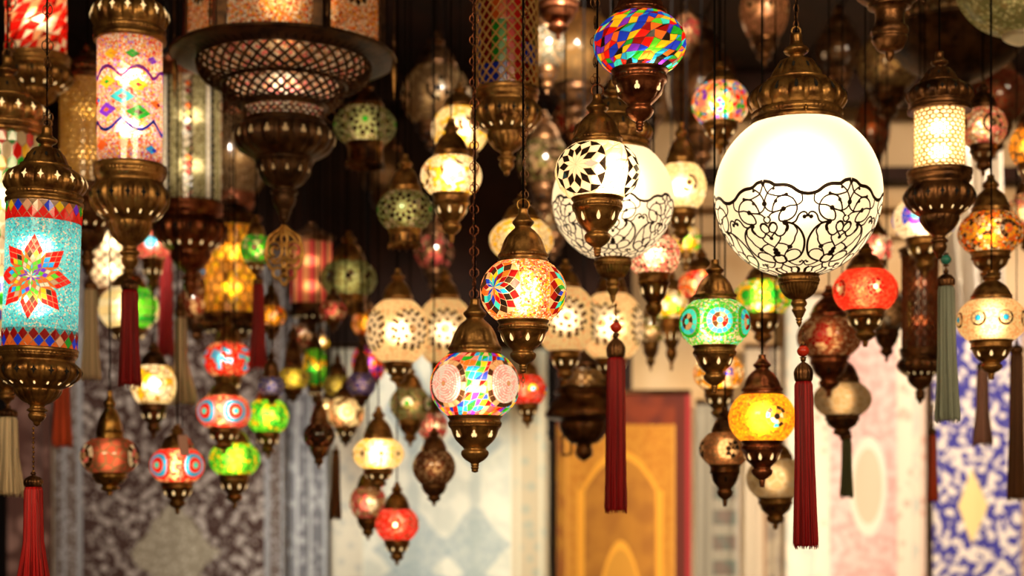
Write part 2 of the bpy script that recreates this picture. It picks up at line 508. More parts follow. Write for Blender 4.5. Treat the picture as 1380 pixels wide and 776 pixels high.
def ringmed(sf, th0, t0, radii, segs, colf, rot=0):
    out = []
    for k in range(len(radii)-1):
        r0, r1 = radii[k], radii[k+1]; n = segs[k]
        if n == 1:
            out.append((place(sf, th0, t0, [pol(r1, -2*PI*i/10) for i in range(10)]), colf(k, 0))); continue
        for j in range(n):
            a, b = 2*PI*j/n+rot, 2*PI*(j+1)/n+rot
            out.append((place(sf, th0, t0, [pol(r0, a), pol(r0, b), pol(r1, b), pol(r1, (a+b)/2), pol(r1, a)]), colf(k, j)))
    return out
def quads(sf, rows, n, colf, regions=(), jit=.28, rng=None, split=.2, t_lo=0, t_hi=None):
    """irregular hand-cut pieces in rows; vertices falling into a medallion slide to its rim"""
    rng = rng or random.Random(3); t_hi = t_hi or sf.L
    V_, ins = {}, {}
    for i in range(rows+1):
        for k in range(n):
            th = 2*PI*(k+.5*(i % 2))/n; t = t_lo+(t_hi-t_lo)*i/rows
            th += (rng.random()-.5)*2*jit*2*PI/n
            if 0 < i < rows: t += (rng.random()-.5)*2*jit*(t_hi-t_lo)/rows
            f = False
            for rg in regions:
                if rg.inside(th, t): th, t = rg.push(th, t); f = True; break
            V_[i, k] = (th, t); ins[i, k] = f
    out = []
    for i in range(rows):
        for k in range(n):
            o = 0
            ks = [(i, k), (i, (k+1) % n), (i+1, (k+1) % n), (i+1, k)] if i % 2 == 0 else [(i, k), (i, (k+1) % n), (i+1, (k+2) % n), (i+1, (k+1) % n)]
            if all(ins[q] for q in ks): continue
            P = [V_[q] for q in ks]
            if rng.random() < split:
                out.append(([P[0], P[1], P[2]], colf(i, k))); out.append(([P[0], P[2], P[3]], colf(i, k)))
            else: out.append((P, colf(i, k)))
    return out
def diamonds(sf, t0, hh, n, rows, colf, ph=0):
    """band of standing diamonds: rows interlock"""
    out = []
    for i in range(rows):
        t = t0+hh*(i+1)/2
        for k in range(n):
            c = 2*PI*(k+.5*(i % 2))/n+ph; d = PI/n
            out.append(([(c, t-hh/2), (c+d, t), (c, t+hh/2), (c-d, t)], colf(i, k)))
    for k in range(n):   # half pieces that close the two edges
        c = 2*PI*k/n+ph; d = PI/n
        out.append(([(c-d, t0+hh/2), (c-2*d, t0), (c, t0)], colf(9, k)))
    return out
def pick(rng, names):
    return M['g_'+rng.choice(names)]
def bulb_or_fill(h, y, R, power, col=(1, .74, .42), dx=0, dy=0):  # also added weakly inside unlit lamps to lift their tone
    d = bpy.data.lights.new('bulb_or_fill', 'POINT'); o = bpy.data.objects.new('bulb_or_fill', d); COL.objects.link(o); o.parent = h.o
    d.energy = power*110*(R*h.s)**2; d.color = col; d.shadow_soft_size = .28*R*h.s
    o.location = (dx*h.s, dy*h.s, h.z(y)); return o

# ------------------------------------------------------------------ metalwork profiles (r, row, groove)
def bell(yb, yt, R):
    H = yb-yt
    k = [(.97, 0), (1, 0), (1.02, .04), (.99, .05), (.96, .06), (.96, .15), (.98, .16), (.93, .19), (.86, .27), (.78, .38), (.64, .50), (.48, .58), (.34, .64), (.33, .67), (.42, .72), (.43, .76), (.33, .81), (.22, .88), (.19, .93), (.17, 1), (.0, 1)]
    return [(a*R, yb-H*b, .035 if .2 < b < .5 else 0) for a, b in k]
def swan_cup(y1, y2, R, fl=0):
    H = y2-y1
    k = [(.96, 0), (1.03, 0), (1.03, .03), (.97, .06), (.96, .08), (.96, .17), (1.0, .19), (.9, .24), (.84, .32), (.74, .42), (.58, .5), (.46, .55), (.42, .59), (.5, .62), (.52, .67), (.46, .73), (.34, .78), (.2, .82), (.15, .84), (.16, .87), (.13, .89), (.15, .91), (.12, .94), (.12, .98), (0, 1)]
    return [(a*R, y1+H*b, fl if .2 < b < .5 else 0) for a, b in k]
def pumpkin(yb, yt, R):
    H = yb-yt
    k = [(.93, 0, 0), (1, 0, 0), (1, .05, 0), (.95, .07, 0), (.97, .12, 0), (.93, .145, 0), (1.0, .19, .05), (1.05, .26, .08), (1.0, .35, .08), (.86, .42, .07), (.7, .465, .03), (.66, .475, 0), (.66, .5, 0), (.6, .51, .0), (.55, .55, .06), (.46, .63, .07), (.36, .70, .04), (.3, .715, 0), (.18, .73, 0), (.14, .76, 0), (.22, .785, 0), (.27, .81, 0), (.26, .84, 0), (.16, .875, 0), (.13, .92, 0), (.12, 1, 0), (0, 1, 0)]
    return [(a*R, yb-H*b, c) for a, b, c in k]
def urn(y1, y2, R):
    """fluted urn that closes a cylinder lantern: band, wide bulge, second tier, turned stem"""
    H = y2-y1
    k = [(.97, 0, 0), (1.02, 0, 0), (1.02, .05, 0), (.98, .07, 0), (1.0, .10, 0), (.94, .14, 0), (.94, .17, 0), (1.05, .22, .05), (1.1, .29, .09), (1.03, .38, .09), (.82, .46, .05), (.66, .50, 0), (.62, .52, 0), (.62, .54, .05), (.54, .61, .08), (.38, .68, .05), (.26, .71, 0), (.2, .73, 0), (.2, .76, 0), (.27, .78, 0), (.27, .80, 0), (.2, .82, 0), (.24, .85, 0), (.2, .9, 0), (.1, .94, 0), (.09, .97, 0), (.0, 1, 0)]
    return [(a*R, y1+H*b, c) for a, b, c in k]

_dk = {}
def dark_of(mat):
    if mat.name not in _dk:
        c = [n for n in mat.node_tree.nodes if n.type == 'BSDF_PRINCIPLED'][0].inputs['Base Color'].default_value
        _dk[mat.name] = cloth(mat.name+'_deep', tuple(v*.5 for v in c[:3]))
    return _dk[mat.name]
def tassel(label, x, D, hook, cap, skirt, end, hw, color, bead=None, tip_hw=None, strands=70, tilt=0, chainy=True, group='silk tassels hanging under the lamps', capr=None):
    """hook wire, bead, ribbed cap and a skirt of threads"""
    h = Hung('tassel', label, 'tassel', x, end, D, group, tilt)
    capr = capr or hw*.95
    mb = MB()
    tube(mb, [(0, 0, h.z(cap+1)), (0, 0, h.z(hook))], .7*h.s, M['rod'], 5)
    n = max(2, int((cap-hook)/6))
    for i in range(n):
        y = hook+(cap-hook)*(i+.5)/n
        lathe(mb, h.prof([(0, y-2.2), (1.6, y-1.3), (1.9, y), (1.6, y+1.3), (0, y+2.2)]), 8, M['brass'])
    mb.build('hanging_wire', h.o)
    if bead:
        by, br, bm = bead
        h.lathe('bead', [(0, by-br), (br*.6, by-br*.8), (br, by-br*.25), (br, by+br*.25), (br*.6, by+br*.8), (0, by+br)], bm, 16)
        h.lathe('bead_collar', [(0, by+br-.5), (br*.55, by+br), (br*.55, by+br+1.5), (0, by+br+2.5)], M['bronze'], 12)
        h.lathe('bead_collar', [(0, by-br-2), (br*.5, by-br-1.5), (br*.5, by-br+.3), (0, by-br+1)], M['bronze'], 12)
    H = skirt-cap
    h.lathe('tassel_cap', [(0, cap-H*.12), (capr*.25, cap-H*.1), (capr*.3, cap+H*.05), (capr*.2, cap+H*.12), (capr*.6, cap+H*.25, .1), (capr*.97, cap+H*.5, .1), (capr, cap+H*.75, .1), (capr*.85, skirt, 0), (0, skirt, 0)], M['bronze'], 64, 16, fw=.2)
    mb = MB(); rng = random.Random(int(x*7)); th = tip_hw or hw*1.15
    mat = color
    lathe(mb, h.prof([(0, skirt-2), (hw*.75, skirt-1), (hw*.8, skirt+4), (hw*.86, (skirt+end)/2), (th*.86, end-3), (0, end-2)]), 20, mat)
    for i in range(strands):
        a = 2*PI*i/strands + rng.random()*.1; L = end + rng.uniform(-3.5, 2.5)
        r0, r1, r2 = hw*.80, hw*(.92+rng.random()*.1), th*(.9+rng.random()*.12)
        a2 = a+rng.uniform(-.12, .12)
        pts = []
        for (r, y, an) in ((r0*.9, skirt-1.5, a), (hw*.9, skirt+5, a), (r1, skirt+(end-skirt)*.5, (a+a2)/2), (r2, L-6, a2), (r2*rng.uniform(.85, 1.04), L, a2)):
            pts.append((r*h.s*math.sin(an), -r*h.s*math.cos(an), h.z(y)))
        wd = PI*th/strands*1.05*h.s
        k_ = rng.choice((.8, .9, 1.0)); tube(mb, pts, [wd*.7*k_, wd*k_, wd*1.1*k_, wd*k_, wd*.5], mat if rng.random() < .6 else dark_of(mat), 4)
    mb.build('thread_skirt', h.o, kind='stuff')
    return h
def cloth(name, col, rough=.55):
    m, nt, out = newmat(name)
    p = nt.nodes.new('ShaderNodeBsdfPrincipled'); nt.links.new(p.outputs[0], out.inputs[0])
    p.inputs['Base Color'].default_value = (*col, 1); p.inputs['Roughness'].default_value = rough
    return m
M['t_red'] = cloth('crimson_silk', hx('a90c14')); M['t_scarlet'] = cloth('scarlet_silk', hx('c40d12'))
M['t_cream'] = cloth('cream_silk', hx('e2cba6')); M['t_green'] = cloth('olive_silk', hx('6c7148'))
M['t_teal'] = cloth('grey_green_silk', hx('98a192')); M['t_orange'] = cloth('orange_silk', hx('d8501e'))
M['t_brown'] = cloth('brown_silk', hx('7a4a22')); M['t_pink'] = cloth('pale_pink_silk', hx('d9a696'))
M['coral'] = principled('coral_bead', hx('c8321c'), .25); M['turq'] = principled('teal_bead', hx('2c7f74'), .25)

# ------------------------------------------------------------------ lamp builders
def swan(label, x, hw, y1, y2, D, cap, tip, pat, R=None, lit=1.0, metal=None, near=False, ops=('drop', 8), group='round mosaic hanging lamps', q=None, tilt=0,
         cord=True, capR=None, col=(1, .74, .42), drip=False, bulb_off=(0, 0), name='mosaic_lamp'):
    h = Hung(name, label, 'lamp', x, tip, D, group, tilt); m = metal or M['brass']
    R = R or hw*.61
    q = R/hw*.98
    sf = ellip(h, hw, y1, y2, q)
    seg = 64 if near else 32
    cp = bell(y1+1.5, cap, capR or R)
    h.lathe('cap', cp, m, 96 if near else seg, 12 if near else 0, sub=3)
    if drip:
        # open gallery under the glass: ring, slots, hanging points
        h.lathe('cup', [(R*.9, y2-1.5), (R*1.02, y2-1), (R*.98, y2+4), (R*.95, y2+6), (R*.97, tip-9), (R*1.05, tip-7), (R*1.0, tip-5), (R*.9, tip-5), (R*.85, y2)], m, seg, ends=False)
        h.openings([(R*.99, y2-1), (R*.99, tip)], (y2+tip)/2, 14, R*.17, (tip-y2)*.42, M['dark_patch'], 'slot')
        mb = MB()
        for j in range(14):
            a = 2*PI*j/14
            tube(mb, [(R*h.s*math.sin(a), -R*h.s*math.cos(a), h.z(tip-6)), (R*h.s*math.sin(a), -R*h.s*math.cos(a), h.z(tip-2)), (R*.98*h.s*math.sin(a), -R*.98*h.s*math.cos(a), h.z(tip))], [.8*h.s, 1.5*h.s, .3*h.s], m, 5)
        mb.build('drip_points', h.o)
    else:
        cu = swan_cup(y2-1.5, tip, R, .05 if near else 0)
        h.lathe('cup', cu, m, seg, 8 if near else 0, sub=3, phase=.1*x-PI/8 if near else 0)
        if ops:
            H = tip-y2
            h.openings(cr(cu, 3), y2+H*.33, ops[1], R*.19, H*.15, M['glow'] if lit > .45 else (M['glowdim'] if lit > .34 else M['dark_patch']), ops[0], phase=.1*x)
    if near:
        H = y1-cap
        h.rope('rope_band', R*.965, y1-H*.07, y1-H*.15, m, 44); H = tip-y2
        h.rope('rope_band', R*.96, y2+H*.08, y2+H*.17, m, 44)
    pat(h, sf, near)
    if lit > 0: bulb_or_fill(h, (y1+y2)/2+bulb_off[1], hw, lit, col, dx=bulb_off[0])
    if cord: h.cord(cap+2, 1.1 if not near else 1.6)
    return h
def p_chips(cols, cell=3.2, n_med=0, med=None, ph=0, **kw):
    """crackle of the given colours, optionally with medallions; med(sf, th, t0) -> (tiles, region)"""
    def f(h, sf, near):
        mat = chips([C[c] if isinstance(c, str) else c for c in cols], cell*h.s, **kw)
        regs, polys = [], []
        for j in range(n_med):
            P, rg = med(sf, ph+2*PI*j/n_med, sf.L*.5); polys += P; regs.append(rg)
        sh = shell(h, sf, mat, regs, 3.0 if near else 4.0)
        if polys: tiles(h, sf, polys, M['grout'], single=near, parent=sh)
    return f
def m_ring(R, radii, segs, cols, seed=1):
    rng = random.Random(seed)
    def f(sf, th, t0):
        def colf(k, j):
            c = cols[k]; return M['g_'+(c[j % len(c)] if isinstance(c, tuple) else rng.choice(c) if isinstance(c, list) else c)]
        return ringmed(sf, th, t0, [R*r for r in radii], segs, colf), Disc(sf, th, t0, R)
    return f
def m_rosette(R, n, K, cols, seed=1):
    rng = random.Random(seed)
    def f(sf, th, t0):
        def colf(k, j):
            c = cols[min(k-1, len(cols)-1)]; return M['g_'+(rng.choice(c) if isinstance(c, (list, tuple)) else c)]
        return rosette(sf, th, t0, R, n, K, colf), Disc(sf, th, t0, R)
    return f
def front(y, R): return y + R*(HY-y)/F      # row of a rim's plane from the row of its near edge
def net(h, sf, polys, mat, inset=1.0, thick=1.2, name='lattice', parent=None, label=None):
    """pierced sheet: each polygon keeps a strip of metal round an open middle"""
    mb = MB()
    for poly in polys:
        n = len(poly); t0 = poly[0][0]; tc = sum(p[1] for p in poly)/n; rc = max(sf.r(tc), 1)
        pts = [(wrap(p[0]-t0)*rc, p[1]) for p in poly]
        cx, cy_ = sum(p[0] for p in pts)/n, sum(p[1] for p in pts)/n
        ins = []
        for (x, y) in pts:
            d = math.hypot(x-cx, y-cy_); k = max(.1, 1-inset*1.3/max(d, .01)); ins.append((t0+(cx+(x-cx)*k)/rc, cy_+(y-cy_)*k))
        P = [sf.pos(a, b, 0) for a, b in poly]; A = [sf.pos(a, b, thick*.5) for a, b in ins]; B = [sf.pos(a, b, -thick*.6) for a, b in ins]
        ring = [(i, (i+1) % n, n+(i+1) % n, n+i) for i in range(n)]
        wall = [(n+i, n+(i+1) % n, 2*n+(i+1) % n, 2*n+i) for i in range(n)]
        mb.add(P+A+B, ring+wall, mat, False)
        Q = [sf.pos(a, b, -thick*.6) for a, b in poly]
        mb.add(Q+B, [f[::-1] for f in ring], mat, False)
    return mb.build(name, parent or h.o, label=label)
def hexes(sf, rows, n, t0=0, t1=None, k=.28):
    t1 = t1 or sf.L; H = (t1-t0)/rows; out = []
    for i in range(rows):
        for j in range(n):
            c = 2*PI*(j+.5*(i % 2))/n; d = PI/n; t = t0+H*(i+.5); e = H*k
            out.append([(c, t-H/2-e*.7), (c+d, t-H/2+e*.7), (c+d, t+H/2-e*.7), (c, t+H/2+e*.7), (c-d, t+H/2-e*.7), (c-d, t-H/2+e*.7)])
    return [[(a, min(max(b, 0), sf.L)) for a, b in q] for q in out]
def diag(sf, rows, n, t0=0, t1=None, ph=0):
    t1 = t1 or sf.L; H = (t1-t0)/(rows+1)*2; out = []
    for i in range(rows):
        for j in range(n):
            c = 2*PI*(j+.5*(i % 2))/n+ph; d = PI/n; t = t0+H*(i+1)/2
            out.append([(c, t-H/2), (c+d, t), (c, t+H/2), (c-d, t)])
    for j in range(n):
        c = 2*PI*j/n+ph; d = PI/n
        out.append([(c-d, t0+H/2), (c-2*d, t0), (c, t0)])
        c2 = c+(d if rows % 2 == 0 else 0)
        out.append([(c2-d, t1-H/2), (c2, t1), (c2-2*d, t1)])
    return out
def cylinder(label, x, hw, y1, y2, D, captop, tip, pat, lit=1.0, metal=None, near=False, tilt=0, Rm=None, Rc=None, fl=16, group='tall glass cylinder lamps', cap=True, cord=True,
             openings=True, name='cylinder_lamp', col=(1, .74, .42), uf=1.0, bulb_dx=0):
    h = Hung(name, label, 'lamp', x, tip, D, group, tilt); m = metal or M['brass']
    R = Rm or hw*1.02; Rc = Rc or R
    y1, y2 = front(y1, R), front(y2, R)
    sf = cyl(h, hw, y1, y2)
    if cap:
        cp = pumpkin(y1+1, captop, Rc)
        h.lathe('cap', cp, m, fl*8, fl, 2)
        if near: h.rope('rope_band', Rc*.965, y1-(y1-captop)*.075, y1-(y1-captop)*.14, m, 60)
        H = y1-captop
        h.openings(cr(cp, 3), y1-H*.30, fl, Rc*.16, H*.13, M['glow'] if (lit > 0 and near) else M['dark_patch'], 'diamond', name='opening_patch')
        h.openings(cr(cp, 3), y1-H*.61, 10, Rc*.1, H*.06, M['dark_patch'], 'slot')
    cu = urn(y2-1, tip, R*uf)
    h.lathe('urn', cu, m, fl*8, fl, 2)
    if near: h.rope('rope_band', R*uf*.985, y2+(tip-y2)*.03, y2+(tip-y2)*.09, m, 60)
    if openings:
        H = tip-y2
        h.openings(cr(cu, 3), y2+H*.29, fl, R*.17, H*.13, M['dark_patch'], 'diamond')
        h.openings(cr(cu, 3), y2+H*.45, fl, R*.08, H*.035, M['glow'] if lit > 0 else M['dark_patch'], 'slot')
    pat(h, sf, near)
    if lit > 0:
        for k in (.3, .7): bulb_or_fill(h, y1+(y2-y1)*k, hw, lit*.8, col, dx=bulb_dx)
    if cord: h.cord(captop+2, 1.3)
    return h
# ---- sphere with scroll filigree, traced as half a motif and mirrored, six round the globe
FX, FY, FR, FE = 1077., 262., 112., math.atan((660-262)/F)
def inv(cx, cy_):
    X = (955+cx/5.171-FX)/FR; Y = -(230+cy_/5.173-FY)/FR
    T = math.sqrt(max(1-X*X-Y*Y, .0004)); z = Y*math.cos(FE)-T*math.sin(FE); t = Y*math.sin(FE)+T*math.cos(FE)
    return math.atan2(X, t), math.asin(max(-1, min(1, z)))
AX = [(0, 306), (78, 309), (224, 315), (330, 335), (378, 348), (452, 372), (530, 412), (590, 450), (640, 470), (700, 486)]
def axis_x(c):
    for (a, b), (d, e) in zip(AX, AX[1:]):
        if a <= c <= d: return b+(e-b)*(c-a)/(d-a)
    return 486
def offs(a, c):
    """angle from the motif's own axis, scaled so that its side line falls halfway to the next motif"""
    ta = inv(axis_x(c), c)[0]; tm = inv(603+(c-157)*.036, c)[0]; th, la = inv(a, c)
    return max(-.02, (th-ta)/(tm-ta)*PI/6), la
MOTIF = [  # (width, closed, points)
 (2.6, [(310, 75), (350, 80), (385, 100), (440, 98), (490, 112), (540, 145), (590, 157), (612, 157)]),
 (.9, [(309, 90), (335, 150), (370, 165), (410, 172), (450, 160)]), (.9, [(385, 105), (345, 140), (322, 185), (315, 222)]),
 (.9, [(315, 235), (335, 262), (370, 276), (410, 268), (440, 255), (480, 235), (530, 230), (560, 210), (565, 185), (558, 160)]),
 (.9, [(385, 205), (370, 240), (367, 276)]), (1.0, [(370, 230), (400, 182), (450, 168), (500, 188), (530, 240), (522, 290), (490, 322), (450, 336), (420, 335), (412, 310), (420, 280), (440, 258)]),
 (.9, [(335, 308), (352, 318), (355, 335), (345, 350), (337, 352)]), (.9, [(345, 312), (358, 290), (385, 276)]),
 (1.6, [(352, 372), (362, 352), (382, 348), (400, 362)]), (1.0, [(400, 362), (404, 385), (394, 408), (373, 440)]), (.9, [(352, 372), (352, 395), (368, 412), (385, 412)]),
 (2.4, [(455, 342), (474, 372), (466, 402)]), (1.1, [(466, 402), (448, 428), (420, 436), (398, 422), (388, 408)]),
 (.9, [(430, 436), (432, 460), (418, 488), (402, 515)]), (.9, [(425, 484), (462, 488), (505, 505)]),
 (.9, [(505, 505), (528, 470), (532, 440), (545, 400), (520, 365)]), (1.5, [(455, 342), (510, 355), (560, 390), (597, 450), (605, 510), (592, 562), (560, 592), (505, 611)]),
 (.9, [(505, 508), (485, 545), (480, 575), (495, 606)]), (.9, [(490, 545), (515, 528), (550, 525), (580, 538), (592, 562)]),
 (1.5, [(420, 578), (455, 566), (486, 580), (496, 604), (478, 620), (450, 622)]), (1.1, [(500, 350), (528, 335), (545, 295), (572, 276), (598, 283), (603, 308)]),
 (.9, [(510, 611), (555, 632), (598, 634), (617, 612), (598, 599)]), (1.0, [(455, 622), (485, 642), (525, 652), (560, 645)]), (2.2, [(560, 645), (590, 662), (583, 690)]),
 (1.0, [(485, 642), (525, 662), (512, 688), (545, 694), (583, 690)])]
DOTS = [(315, 224, 14), (440, 255, 13), (372, 452, 11), (412, 530, 15), (418, 552, 14), (505, 507, 14), (585, 307, 11), (594, 610, 8), (456, 345, 15), (375, 124, 8), (388, 204, 10), (458, 160, 9), (307, 92, 9)]
def filigree(h, R, yc, th_peak):
    mb = MB(); p0 = inv(309, 78)[0]
    def P(th, la, off): return Vector(((R+off)*h.s*math.cos(la)*math.sin(th), -(R+off)*h.s*math.cos(la)*math.cos(th), h.z(yc)+(R+off)*h.s*math.sin(la)))
    k = R/112*.9; off = .5*k
    for j in range(6):
        for sgn in (1, -1):
            for wdt, pts in MOTIF:
                cv = cr([(float(a), float(b)) for a, b in pts], 3)
                c3 = []
                for a, b in cv:
                    dth, la = offs(a, b)
                    c3.append((th_peak+j*PI/3+sgn*dth, la))
                vs_ = []
                m = len(c3)
                for i, (th, la) in enumerate(c3):
                    a = P(*c3[max(i-1, 0)], 0); b = P(*c3[min(i+1, m-1)], 0); c = P(th, la, 0); nn = P(th, la, 1)-c
                    sd = (b-a).cross(nn); sd = sd.normalized() if sd.length > 1e-12 else Vector((1, 0, 0))
                    w2 = (wdt*.85+.45)*k*h.s
                    vs_ += [P(th, la, -.3)-sd*w2, P(th, la, off)-sd*w2*.8, P(th, la, off)+sd*w2*.8, P(th, la, -.3)+sd*w2]
                fs = []
                for i in range(m-1):
                    for q in range(3): fs.append((4*i+q, 4*i+q+1, 4*i+q+5, 4*i+q+4))
                mb.add(vs_, fs, M['filigree'], False)
            for a, b, r in DOTS:
                dth, la = offs(a, b); th = th_peak+j*PI/3+sgn*dth; rr = r/5.17*1.35/112
                ring = [P(th+rr*math.cos(q)/max(math.cos(la), .1), la+rr*math.sin(q), off) for q in [2*PI*i/8 for i in range(8)]]
                mb.add([P(th, la, off*1.6)]+ring, [(0, 1+(i+1) % 8, 1+i) for i in range(8)], M['filigree'], False)
    return mb.build('filigree_net', h.o, kind='stuff')
def globe_lamp(label, x, yc, R, D, captop, tip, th_peak, Rcap, Rcup, lit, fil=True, tilt=0):
    h = Hung('globe_lamp', label, 'lamp', x, tip, D, None, tilt)
    q, q2 = Rcap/R*.97, Rcup/R*.97
    y1 = yc-R*math.sqrt(1-q*q); y2 = yc+R*math.sqrt(1-q2*q2)
    sf = ellip(h, R, y1, y2, q, q2, 60)
    shell(h, sf, M['opal'], (), 2.2, 'globe_shade', 120)
    cp = pumpkin(y1+2, captop, Rcap)
    h.lathe('cap', cp, M['brass'], 128, 16, 3)
    H = y1-captop
    h.rope('rope_band', Rcap*.965, y1-H*.07, y1-H*.13, M['brass'], 70)
    h.openings(cr(cp, 3), y1-H*.33, 16, Rcap*.1, H*.11, M['dark_patch'], 'drop'); h.openings(cr(cp, 3), y1-H*.61, 10, Rcap*.09, H*.07, M['dark_patch'], 'slot')
    mb = MB()
    for j in range(3):
        a = 2*PI*j/3+.0; r = Rcap*1.0
        lathe(mb, h.prof([(0, y1-H*.02), (1.6, y1-H*.03), (2.4, y1-H*.06), (1.6, y1-H*.09), (0, y1-H*.1)]), 10, M['gold'])
        vs_ = mb.v[-50:]
        for i in range(len(mb.v)-50, len(mb.v)):
            v_ = mb.v[i]; mb.v[i] = (v_[0]+r*h.s*math.sin(a), v_[1]-r*h.s*math.cos(a), v_[2])
    mb.build('screw_knobs', h.o)
    H = tip-y2
    cu = [(.98, 0, 0), (1.04, .0, 0), (1.02, .04, 0), (.98, .06, 0), (.98, .15, 0), (1.02, .17, 0), (.95, .2, .06), (.9, .27, .08), (.72, .38, .08), (.5, .45, .03), (.34, .48, 0), (.38, .52, 0), (.4, .56, 0), (.34, .6, 0), (.3, .63, 0), (.36, .67, 0), (.3, .72, 0), (.2, .8, 0), (.14, .83, 0), (.18, .85, 0), (.12, .88, 0), (.15, .9, 0), (.06, .97, 0), (0, 1, 0)]
    h.lathe('cup', [(a*Rcup, y2-1+H*b, c) for a, b, c in cu], M['brass'], 160, 32, 2, fw=.25)
    h.rope('rope_band', Rcup*.98, y2+H*.04, y2+H*.15, M['brass'], 40)
    if fil: filigree(h, R, yc, th_peak)
    bulb_or_fill(h, yc-R*.15, R, lit, (1, .80, .56))
    h.cord(captop+2, 1.8)
    return h
M['opal'] = glass('opal_glass', (1, .90, .70), refr=.38, rough=.75, diff=.12)
def pendant(h, y0, y1, hw, mat, rad=1.3, dx=0, dy=0, name='scroll_pendant', rot=0):
    """flat cast ornament: pear outline, two rings with commas, trefoil foot"""
    H = y1-y0; mb = MB()
    def T(pts, closed=False, r=rad):
        out = []
        for a, b in pts:
            lx = a*hw*h.s
            out.append((dx*h.s+lx*math.cos(rot), dy*h.s+lx*math.sin(rot), h.z(y0+b*H)))
        tube(mb, out, r*h.s, mat, 5, closed, 1.0)
    def circ(cx, cy_, rx, ry, n=18, a0=0, a1=2*PI): return [(cx+rx*math.cos(a0+(a1-a0)*i/n), cy_+ry*math.sin(a0+(a1-a0)*i/n)) for i in range(n if a1-a0 > 6.2 else n+1)]
    for s_ in (-1, 1):
        T(cr([(0, 0), (s_*.35, .1), (s_*.8, .2), (s_*.95, .38), (s_*1.0, .5), (s_*.8, .68), (s_*.55, .72)], 4), r=rad*1.2)
        T(circ(s_*.52, .42, .42, .15), True); T(circ(s_*.50, .43, .2, .07, 10, 1.5, 6.0), r=rad*1.2)
        T(cr([(0, .05), (s_*.22, .14), (s_*.5, .2), (s_*.62, .27)], 4)); T(cr([(0, .12), (s_*.18, .22), (s_*.1, .3), (0, .36)], 4))
        T(cr([(s_*.05, .55), (s_*.3, .62), (s_*.62, .6), (s_*.75, .5)], 4)); T(circ(s_*.36, .78, .25, .09), True)
        T(cr([(s_*.3, .86), (s_*.12, .93), (0, 1)], 3), r=rad*1.1); T(cr([(0, .5), (s_*.12, .62), (0, .72)], 3))
    T(circ(0, .8, .1, .045, 8), True, rad*1.4)
    return mb.build(name, h.o)
def quatrefoil(h, y0, y1, hw, mat, dx, dy, rot=0):
    H = y1-y0; mb = MB()
    def P(a, b): return (dx*h.s+a*hw*h.s*math.cos(rot), dy*h.s+a*hw*h.s*math.sin(rot), h.z(y0+b*H))
    for cx, cy_, r in ((0, .22, .5), (-.5, .48, .5), (.5, .48, .5), (0, .76, .45)):
        tube(mb, [P(cx+r*math.cos(a), cy_+r*.45*math.sin(a)) for a in [2*PI*i/16 for i in range(16)]], .8*h.s, mat, 5, True)
    tube(mb, [P(.2*math.cos(a), .48+.1*math.sin(a)) for a in [2*PI*i/10 for i in range(10)]], .7*h.s, mat, 5, True)
    tube(mb, [P(0, .0), P(0, -.25)], .8*h.s, mat, 5)
    return mb.build('quatrefoil_ornament', h.o)

# ------------------------------------------------------------------ the room
def room():
    # back wall: dark timber on the left, cream plaster on the right; ceiling of dark boards; stone floor
    def st(name, a, b, mat, loc_k=None):
        mb = MB(); box(mb, a, b, mat); o = mb.build(name); o['kind'] = 'structure'; return o
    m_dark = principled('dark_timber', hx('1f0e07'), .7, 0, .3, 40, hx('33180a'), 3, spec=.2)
    m_cream = principled('cream_plaster', hx('d3b891'), .85, 0, .15, 60, hx('bb9a6c'), 2)
    m_floor = principled('stone_floor', hx('6f5a44'), .5, 0, .2, 20, hx('5a4735'), 4)
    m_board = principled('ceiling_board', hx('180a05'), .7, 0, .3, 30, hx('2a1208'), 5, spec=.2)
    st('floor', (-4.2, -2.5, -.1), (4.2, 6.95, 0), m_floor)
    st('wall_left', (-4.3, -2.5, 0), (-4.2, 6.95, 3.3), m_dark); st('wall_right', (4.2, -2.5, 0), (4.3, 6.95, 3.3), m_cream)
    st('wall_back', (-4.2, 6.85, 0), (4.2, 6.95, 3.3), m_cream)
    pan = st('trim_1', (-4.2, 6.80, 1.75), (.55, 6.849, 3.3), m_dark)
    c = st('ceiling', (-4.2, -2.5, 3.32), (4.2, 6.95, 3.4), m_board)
    for i in range(17):          # boards of the ceiling
        mb = MB(); x0 = -4.2+i*.494; box(mb, (0, -2.5, 0), (.484, 6.85, .02), m_board); b = mb.build('ceiling_board', c, loc=(x0, 0, 3.3))
    for i, y in enumerate((1.2, 3.0, 4.8, 6.4)):
        st('trim_%d' % (i+2), (-4.2, y, 3.18), (4.2, y+.14, 3.299), m_dark)
    st('trim_6', (.56, 6.76, 2.66), (4.2, 6.849, 2.74), m_cream); st('trim_7', (.56, 6.72, 2.78), (4.2, 6.849, 2.82), m_cream)
    st('trim_8', (.56, 6.70, 2.9), (4.2, 6.849, 2.96), m_dark)
